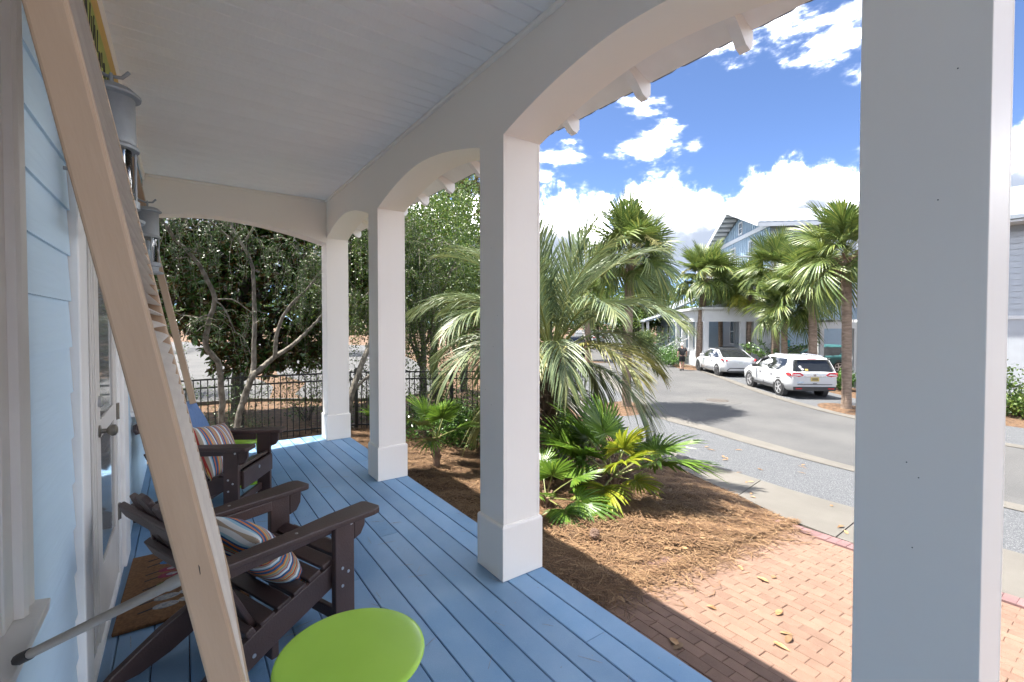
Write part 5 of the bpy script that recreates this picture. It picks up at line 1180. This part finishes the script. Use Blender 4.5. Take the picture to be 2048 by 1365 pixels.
SUV = dict(
 body=[(-.985, .74, .50, .80, 1.03, .66), (-.975, .82, .43, .88, 1.06, .74), (-.90, .895, .36, .95, 1.095, .80), (-.6, .912, .30, .96, 1.10, .83), (0, .912, .24, .95, 1.07, .84), (1.3, .912, .22, .92, 1.02, .85), (2.2, .912, .22, .92, 1.03, .84), (2.6, .91, .24, .90, 1.06, .80), (3.0, .90, .26, .88, 1.02, .76), (3.4, .86, .28, .80, .92, .66), (3.6, .76, .32, .68, .80, .52), (3.66, .58, .38, .58, .66, .4)],
 green=[(1.04, -.95, 2.55, .835), (1.2, -.865, 2.25, .80), (1.4, -.76, 1.88, .745), (1.56, -.67, 1.58, .69), (1.62, -.63, 1.42, .655), (1.665, -.55, 1.2, .58), (1.685, -.4, 1.0, .42)], roofcut=1.56,
 bw=lambda x, z: .912 - max(0, z - .95) * .45, yw=.905, wb=2.70, wr=.355, spokes=5, arch=CLAD, mirror=(2.0, .90, 1.10), handles=(.62, 1.62), seams=(.42, 1.32, 2.22),
 pillars=[[(-.95, 1.045), (.02, 1.045), (-.30, 1.30), (-.36, 1.40), (-.30, 1.555), (-.70, 1.555), (-.80, 1.35)], [(1.22, 1.045), (1.27, 1.045), (1.13, 1.555), (1.08, 1.555)], [(2.30, 1.045), (2.50, 1.045), (1.58, 1.555), (1.46, 1.555)]],
 side=[([(.40, .30), (2.25, .30), (2.25, .40), (.40, .40)], CLAD)], xr=xr_suv,
 rear=[('rear_glass_surround', [(-.70, 1.13), (-.52, 1.56), (.52, 1.56), (.70, 1.13)], GLASS, False, .016),
  ('spoiler', [(-.60, 1.565), (-.58, 1.64), (.58, 1.64), (.60, 1.565)], CARW, False, .09), ('high_brake_light', [(-.17, 1.585), (-.17, 1.61), (.17, 1.61), (.17, 1.585)], TAIL, False, .096),
  ('tail_light', [(.46, .93), (.42, .96), (.56, 1.06), (.78, 1.07), (.86, 1.0), (.86, .90), (.70, .87)], TAIL, True, .018), ('tail_light_lens', [(.50, .945), (.60, 1.0), (.84, .985), (.84, .955), (.62, .935)], TAILC, True, .022), ('reverse_lens', [(.62, .875), (.66, .905), (.85, .93), (.85, .90), (.70, .873)], TAILC, True, .0225),
  ('hatch_chrome', [(-.42, .895), (-.40, .925), (.40, .925), (.42, .895)], CHROME, False, .03), ('licence_plate', [(-.155, .72), (-.155, .875), (.155, .875), (.155, .72)], PLATE, False, .022), ('plate_ink', [(-.12, .755), (-.12, .78), (.12, .78), (.12, .755)], PLATET, False, .0245), ('plate_characters', [(-.11, .795), (-.11, .835), (.11, .835), (.11, .795)], PLATET, False, .0245),
  ('emblem', ell(0, .965, .058, .048), CHROME, False, .03), ('emblem_centre', ell(0, .965, .043, .034), CLAD, False, .033), ('emblem_bar', [(-.065, .957), (-.065, .974), (.065, .974), (.065, .957)], CHROME, False, .036),
  ('bumper_cladding', [(-.80, .33), (-.83, .50), (.83, .50), (.80, .33)], CLAD, False, .02), ('bumper_reflector', [(.50, .40), (.50, .45), (.74, .45), (.72, .40)], TAIL, True, .026), ('tailgate_seam', [(-.66, .585), (-.66, .605), (.66, .605), (.66, .585)], CLAD, False, .014),
  ('badge_lettering', [(.44, .66), (.44, .69), (.68, .69), (.68, .66)], CHROME, False, .016), ('window_sticker', ell(.50, 1.28, .05, .05), HWHITE, False, .022), ('window_sticker', ell(.44, 1.19, .055, .045), HWHITE, False, .022), ('window_sticker', [(.22, 1.14), (.22, 1.20), (.34, 1.20), (.34, 1.14)], PLATE, False, .022), ('tow_cover', [(-.07, .62), (-.07, .64), (.07, .64), (.07, .62)], CLAD, False, .02)],
 extra=[('tail_light', MB().prism([(-.93, .92), (-.93, 1.02), (-.78, 1.06), (-.55, 1.01), (-.66, .93)], .875, .915), TAIL), ('tail_light', MB().prism([(-.93, .92), (-.93, 1.02), (-.78, 1.06), (-.55, 1.01), (-.66, .93)], -.915, -.875), TAIL),
  ('roof_rail', MB().tube([(-.45, .58, 1.66), (-.40, .58, 1.705), (.95, .58, 1.71), (1.05, .58, 1.665)], .014, 6), CHROME), ('roof_rail', MB().tube([(-.45, -.58, 1.66), (-.40, -.58, 1.705), (.95, -.58, 1.71), (1.05, -.58, 1.665)], .014, 6), CHROME),
  ('window_deflector', MB().prism([(2.16, 1.10), (2.20, 1.10), (1.55, 1.545), (1.12, 1.555), (1.12, 1.52), (1.52, 1.51)], .74, .79), CLAD)])
car('parked_suv', 'white SUV parked nearest, its black lower bumper and yellow plate facing us', (21.05, 8.45, zg(21) + .008), math.atan2(.77, .64), SUV, CARW, ALLOY, 'car', 'cars parked across the street')
def xr_evx(z):
    pts = [(.3, -.86), (.5, -.93), (.72, -.92), (.95, -.90), (1.05, -.86), (1.08, -.72), (1.6, .6)]
    for a, b in zip(pts[:-1], pts[1:]):
        if z <= b[0]: return a[1] + (b[1] - a[1]) * (z - a[0]) / (b[0] - a[0])
    return .6
EV_ = dict(
 body=[(-.93, .66, .46, .76, 1.0, .58), (-.90, .80, .36, .84, 1.05, .70), (-.78, .90, .30, .92, 1.08, .78), (-.4, .95, .26, .94, 1.07, .83), (0, .958, .22, .93, 1.04, .85), (1.45, .958, .18, .90, .99, .87), (2.5, .955, .19, .88, .97, .85), (2.9, .945, .20, .85, .94, .80), (3.3, .91, .22, .78, .86, .72), (3.6, .82, .25, .68, .75, .58), (3.75, .62, .3, .55, .62, .45)],
 green=[(1.0, -.70, 2.72, .845), (1.2, -.28, 2.28, .79), (1.36, .02, 1.95, .735), (1.48, .32, 1.68, .68), (1.56, .62, 1.42, .61), (1.60, .85, 1.2, .52), (1.62, 1.0, 1.1, .4)], roofcut=1.50, roofmat=GLASS,
 bw=lambda x, z: .958 - max(0, z - .92) * .5, yw=.945, wb=2.89, wr=.36, spokes=10, arch=CARW, mirror=(2.05, .93, 1.07), mirmat=CARW, handmat=CARW, handles=(.75, 1.75), seams=(.45, 1.42, 2.3),
 pillars=[[(-.68, 1.005), (.18, 1.005), (-.02, 1.09), (.10, 1.20), (.52, 1.40), (.95, 1.495), (.40, 1.495), (.02, 1.34), (-.30, 1.18)], [(.52, 1.40), (.95, 1.47), (1.5, 1.47), (1.9, 1.36), (2.5, 1.09), (2.62, 1.03), (2.7, 1.01), (2.3, 1.20), (1.95, 1.37), (1.6, 1.495), (.95, 1.497), (.5, 1.45)], [(1.34, 1.005), (1.38, 1.005), (1.30, 1.49), (1.26, 1.49)]],
 side=[], xr=xr_evx,
 rear=[('tail_light', [(.36, .97), (.40, 1.0), (.70, 1.03), (.82, .98), (.82, .90), (.60, .90)], TAIL, True, .016), ('tail_light_lens', [(.37, .965), (.60, .985), (.60, .955), (.45, .945)], TAILC, True, .02), ('licence_plate', [(-.155, .76), (-.155, .915), (.155, .915), (.155, .76)], PLATEW, False, .016), ('plate_characters', [(-.11, .80), (-.11, .86), (.11, .86), (.11, .80)], PLATET, False, .0185), ('bumper_cladding', [(-.66, .26), (-.74, .40), (-.60, .53), (.60, .53), (.74, .40), (.66, .26)], CLAD, False, .015), ('deck_lip', [(-.66, 1.05), (-.62, 1.075), (.62, 1.075), (.66, 1.05)], CLAD, False, .02), ('emblem', [(-.035, 1.0), (.0, .955), (.035, 1.0)], CHROME, False, .02)],
 extra=[('tail_light', MB().prism([(-.80, .93), (-.82, 1.01), (-.62, 1.03), (-.45, .99), (-.62, .94)], .885, .93), TAIL), ('tail_light', MB().prism([(-.80, .93), (-.82, 1.01), (-.62, 1.03), (-.45, .99), (-.62, .94)], -.93, -.885), TAIL)])
car('parked_crossover', 'white fastback electric crossover with dark wheels parked ahead of the SUV', (25.85, 13.95, zg(25) + .008), math.atan2(.79, .61), EV_, CARW, ALLOYD, 'car', 'cars parked across the street')
SU2 = dict(SUV); SU2['rear'] = [r for r in SUV['rear'] if r[0] in ('rear_glass_surround', 'bumper_cladding', 'licence_plate', 'tail_light', 'spoiler')]; SU2['rear'] = [(a, b, TAIL if a == 'spoiler' and False else (CARS if a == 'spoiler' else c), d_, e_) for a, b, c, d_, e_ in SU2['rear']]; SU2['extra'] = []
car('distant_car', 'silver car parked far down the street beyond the pickup', (49.5, 47.0, zg(50) + .01), R(46), SU2, CARS, ALLOY, 'car')
SU3 = dict(SU2); SU3['rear'] = [(a, b, TEAL if a == 'spoiler' else c, d_, e_) for a, b, c, d_, e_ in SU2['rear']]
car('teal_car', 'teal car half hidden behind the pergola post and SUV roof', (33.0, 11.6, zg(33) + .01), R(140), SU3, TEAL, ALLOY, 'car')
# dark pickup
pu = thing('pickup_truck', 'dark pickup truck with a red tail light seen behind the palm fronds', 'truck', (28.9, 30.3, zg(29) + .01), R(47))
obj('bed', MB().box((-1.2, -.98, .62), (.9, .98, 1.22)), CARD, pu, bevel=.04); obj('tailgate', MB().box((-1.235, -.80, .66), (-1.2005, .80, 1.18)), CARD, pu, bevel=.02)
obj('cab', MB().loft([[(.95, -.98, .55), (4.2, -.98, .55), (4.2, .98, .55), (.95, .98, .55)], [(.95, -.98, 1.2), (4.2, -.95, 1.15), (4.2, .95, 1.15), (.95, .98, 1.2)], [(.97, -.95, 1.22), (2.85, -.93, 1.2), (2.85, .93, 1.2), (.97, .95, 1.22)], [(1.05, -.80, 1.85), (2.2, -.78, 1.85), (2.2, .78, 1.85), (1.05, .80, 1.85)]]), CARD, pu, bevel=.05)
obj('rear_window', MB().add([(.955, -.70, 1.35), (.955, .70, 1.35), (1.025, .66, 1.75), (1.025, -.66, 1.75)], [(0, 1, 2, 3)]), GLASS, pu); obj('bumper', MB().box((-1.38, -.95, .45), (-1.23, .95, .64)), CHROME, pu, bevel=.03)
for s in (-1, 1):
    obj('tail_light', MB().box((-1.245, min(s * .82, s * .975), .72), (-1.2, max(s * .82, s * .975), 1.15)), TAIL, pu, bevel=.015)
    for x in (0, 3.3): obj('wheel', MB().lathe([(.0001, -.24), (.38, -.24), (.40, -.2), (.40, -.04), (.37, 0), (.25, .0), (.22, -.04), (.0001, -.04)], 24, Matrix.Translation((x, s * .97, .40)) @ Matrix.Rotation(R(-90 * s), 4, 'X')), TYRE, pu, smooth=35)

# ================================================================== the walker
def skin_mesh(name, J, E_, m, parent, sub=2):
    me = bpy.data.meshes.new(name); names = list(J); me.from_pydata([J[k][:3] for k in names], [(names.index(a), names.index(b)) for a, b in E_], [])
    o = link(name, me, m, parent); o.modifiers.new('skin', 'SKIN')
    if not me.skin_vertices: 
        bpy.context.view_layer.objects.active = o
    for i, k in enumerate(names):
        r = J[k][3]; sv = me.skin_vertices[0].data[i]; sv.radius = (r if isinstance(r, tuple) else (r, r)); sv.use_root = (i == 0)
    s_ = o.modifiers.new('sub', 'SUBSURF'); s_.levels = sub; s_.render_levels = sub
    return o
pe = thing('person', 'person in black T-shirt and black shorts walking away along the street', 'person', (25.95, 17.35, zg(26) + .010), math.atan2(.75, .66))
# x forward, y left
J = {'pelvis': (0, 0, .95, (.15, .12)), 'waist': (0, 0, 1.10, (.155, .12)), 'chest': (.0, 0, 1.32, (.17, .125)), 'neck': (.02, 0, 1.50, .06), 'head': (.035, 0, 1.60, (.075, .09)), 'crown': (.03, 0, 1.71, (.06, .07)),
 'shl': (0, .19, 1.42, .065), 'ell': (-.04, .27, 1.15, .048), 'wrl': (.07, .27, .92, .034), 'hal': (.10, .265, .83, .035), 'shr': (0, -.19, 1.42, .065), 'elr': (-.02, -.27, 1.15, .048), 'wrr': (.12, -.29, .95, .034), 'har': (.16, -.285, .87, .035),
 'hil': (0, .095, .88, .095), 'knl': (.06, .10, .49, .062), 'cal': (.0, .10, .33, .058), 'anl': (-.10, .10, .10, .036), 'tol': (.04, .11, .035, .036), 'hir': (0, -.095, .88, .095), 'knr': (.12, -.10, .50, .062), 'car': (.12, -.10, .33, .058), 'anr': (.16, -.10, .085, .036), 'tor': (.31, -.115, .04, .034)}
E_ = [('pelvis', 'waist'), ('waist', 'chest'), ('chest', 'neck'), ('neck', 'head'), ('head', 'crown'), ('chest', 'shl'), ('shl', 'ell'), ('ell', 'wrl'), ('wrl', 'hal'), ('chest', 'shr'), ('shr', 'elr'), ('elr', 'wrr'), ('wrr', 'har'), ('pelvis', 'hil'), ('hil', 'knl'), ('knl', 'cal'), ('cal', 'anl'), ('anl', 'tol'), ('pelvis', 'hir'), ('hir', 'knr'), ('knr', 'car'), ('car', 'anr'), ('anr', 'tor')]
skin_mesh('body', J, E_, SKIN, pe)
skin_mesh('shirt', {'hem': (0, 0, .93, (.20, .165)), 'waist': (0, 0, 1.10, (.20, .16)), 'chest': (0, 0, 1.32, (.205, .155)), 'collar': (.015, 0, 1.46, (.10, .09)), 'shl': (0, .20, 1.41, .095), 'sll': (-.03, .255, 1.22, .08), 'shr': (0, -.20, 1.41, .095), 'slr': (-.015, -.255, 1.22, .08)}, [('hem', 'waist'), ('waist', 'chest'), ('chest', 'collar'), ('chest', 'shl'), ('shl', 'sll'), ('chest', 'shr'), ('shr', 'slr')], CLOTH, pe)
skin_mesh('shorts', {'top': (0, 0, 1.0, (.175, .14)), 'seat': (0, 0, .88, (.175, .14)), 'hl': (.01, .10, .80, .115), 'll': (.045, .105, .56, .105), 'hr': (.01, -.10, .80, .115), 'lr': (.09, -.105, .56, .105)}, [('top', 'seat'), ('seat', 'hl'), ('hl', 'll'), ('seat', 'hr'), ('hr', 'lr')], CLOTH, pe)
obj('hair', MB().lathe([(.105, 1.60), (.112, 1.66), (.10, 1.73), (.06, 1.775), (.0001, 1.785)], 16, Matrix.Translation((.02, 0, 0))), HAIR, pe, smooth=60)
for x, y in ((-.05, .105), (.23, -.108)): obj('shoe', MB().loft([[(x - .09, y - .035, .0), (x + .17, y - .04, .0), (x + .19, y, 0), (x + .17, y + .045, .0), (x - .09, y + .035, 0)], [(x - .095, y - .04, .05), (x + .15, y - .045, .05), (x + .19, y, .045), (x + .15, y + .045, .05), (x - .095, y + .04, .05)], [(x - .08, y - .03, .12), (x + .05, y - .035, .11), (x + .08, y, .10), (x + .05, y + .035, .11), (x - .08, y + .03, .12)]]), CLAD, pe, smooth=60)

# ================================================================== planting across the street
for i, (x, y, r_, h_, m, lab) in enumerate([(28.0, 19.3, .8, 1.1, COVER, 'round clipped green shrub just beyond the walker'), (28.9, 20.6, .9, 1.2, COVER, 'second round clipped shrub behind the walker'), (30.5, 22.2, 1.7, 2.4, SMALL, 'loose tall shrub in front of the far cottage porch'), (30.7, 13.2, 1.2, 1.6, SMALL, 'dark shrub between the two parked white cars and the house'), (28.2, 10.6, .6, .8, OAK, 'yellow-green shrub at the pergola post'), (22.4, 2.9, .75, 1.35, SMALL, 'leafy shrub past the right edge of the nearest column'), (21.9, 2.2, .6, .6, OAK, 'low yellow-green plant at the right edge of the picture'), (24.3, 8.1, .5, .7, COVER, 'small dark green shrub right of the SUV tail')]):
    bush('garden_shrub', lab, (x, y, zg(x)), (r_, r_, h_ * .7), 1500, (.11, .06), m, 'garden shrubs across the street')
# arching shrub with long leafy canes in front of the blue wall
cr_ = thing('arching_shrub', 'shrub with long arching leafy canes against the blue wall behind the SUV', 'shrub', (28.9, 13.0, zg(29))); cm = MB(); LP = []; LD = []
for i in range(26):
    a = S(0, 6.28); L_ = S(1.6, 3.2); pts = []
    for k in range(9):
        u = k / 8; pts.append(Vector((math.cos(a) * L_ * .75 * u, math.sin(a) * L_ * .75 * u, L_ * (1.25 * u - .62 * u * u))))
    cm.tube(pts, [.02 - .017 * k / 8 for k in range(9)], 4)
    for k in range(1, 8):
        for j in range(7):
            p = pts[k].lerp(pts[k + 1], random.random()); LP.append(p); LD.append((S(-1, 1), S(-1, 1), S(-.3, .6)))
obj('canes', cm, TWIG, cr_); tag(link('foliage', leaf_mesh('foliage', np.array(LP), .17, .07, COVER, dirs=np.array(LD)), None, cr_), kind='stuff')
# turquoise ornament hanging in the shrub
to = thing('garden_ornament', 'turquoise painted garden ornament in the shrub behind the SUV', 'ornament', (27.4, 11.75, zg(27) + 1.15))
for i in range(7):
    a = i * .9; obj('paddle', MB().lathe([(.0001, -.16), (.07, -.12), (.10, 0), (.07, .12), (.0001, .16)], 10, Matrix.Translation((.08 * math.cos(a), .08 * math.sin(a), .14 * i)) @ Matrix.Rotation(a, 4, 'Z') @ Matrix.Rotation(R(40), 4, 'X') @ Matrix.Diagonal((1, .25, 1, 1))), TURQ, to, smooth=60)
obj('stake', MB().tube([(0, 0, -1.2), (0, 0, 1.0)], .02, 6), TURQ, to)
# yucca-like silver plant by the far shrubs
sv = [fan_leaf('frond', PINDO, .25, .55, 30, 150, .1, .2, .03, .5, seed=51)]
yu = thing('silver_palm', 'silvery spiky palm beyond the street left of the walker', 'palm', (31.5, 24.6, zg(31)))
obj('trunk', MB().tube([(0, 0, -.1), (0, 0, 1.2)], .14, 8), BOOT, yu)
for i in range(22): o_ = link('frond', sv[0], None, yu, (0, 0, 1.2), aim(i * 2.4, R(85 - 5 * i), 0)); o_.scale = (1.7,) * 3
# pine straw islands along the lanes
def island(name, x, y, rx, ry, rz):
    V = [(0, 0, .07)]; n_ = 28
    for k in range(n_): a = 2 * math.pi * k / n_; V.append((rx * math.cos(a), ry * math.sin(a), .012))
    tag(obj(name, MB().add(V, [(0, 1 + k, 1 + (k + 1) % n_) for k in range(n_)]), SOIL, None, loc=(x, y, zg(x)), rot=(0, 0, rz)), kind='structure')
island('planting_island', 12.75, 10.9, 1.5, .9, R(30)); island('planting_island', 25.9, 25.8, 2.0, .9, R(-55)); island('planting_island', 19.0, 6.1, 1.3, .8, R(45)); island('planting_island', 28.3, 18.6, 2.2, .8, R(47)); island('planting_island', 26.2, 10.6, 3.6, .8, R(47)); island('planting_island', 22.6, 2.2, 1.0, 2.2, 0)
# trees down the street and all round the horizon
FT_ = [(24, 34, 8, 4.2, SMALL, 'dense tree shading the far left side of the street'), (31, 40, 9, 5, OAK, 'green tree standing behind the pickup truck'), (40, 38, 9.5, 4.6, SMALL, 'dark tree at the bend of the street'), (44, 34, 8.5, 4.6, SMALL, 'dark leafy tree beyond the far cottage'), (38.5, 31.5, 6.5, 3.2, OAK, 'lighter tree in front of the dark trees at the bend'), (52, 52, 10, 6, SMALL, 'distant tree closing the end of the street'), (18, 27, 7.5, 3.6, SMALL, 'tree left of the street behind the feather palm'), (15.5, 21.0, 6, 2.8, OAK, 'yellowish tree directly behind the feather palm'), (-6, 46, 9, 6, SMALL, 'tree across the side street seen under the left arch'), (4, 50, 10, 6, SMALL, 'tree across the side street left of the far column'), (13, 47, 9, 5.5, OAK, 'tree across the side street between the far columns'), (-16, 40, 9, 6, SMALL, 'tree at far left across the side street')]
for x, y, h, r_, m, lab in FT_:
    tree('street_tree', lab, (x, y, zg(x)), h, (x, y, zg(x) + h * .62), (r_ * .85, r_ * .85, h * .42), 300, 22, (r_ * .10, r_ * .10, r_ * .08), (.30, .17), m, .2, group='trees down the street')
fw = []; 
for i in range(150):
    a = i / 150 * math.tau; d_ = S(110, 170); fw.append((d_ * math.cos(a), d_ * math.sin(a)))
Pn = []
for x, y in fw:
    c, P = clumps((x, y, 4.5), (6.5, 6.5, 5), 26, (1.2, 1.2, .9), 12); Pn.append(P)
tag(link('far_wood', leaf_mesh('far_wood', np.concatenate(Pn), 1.5, .9, SMALL), None), 'belt of distant trees along the horizon', 'trees', kind='stuff')
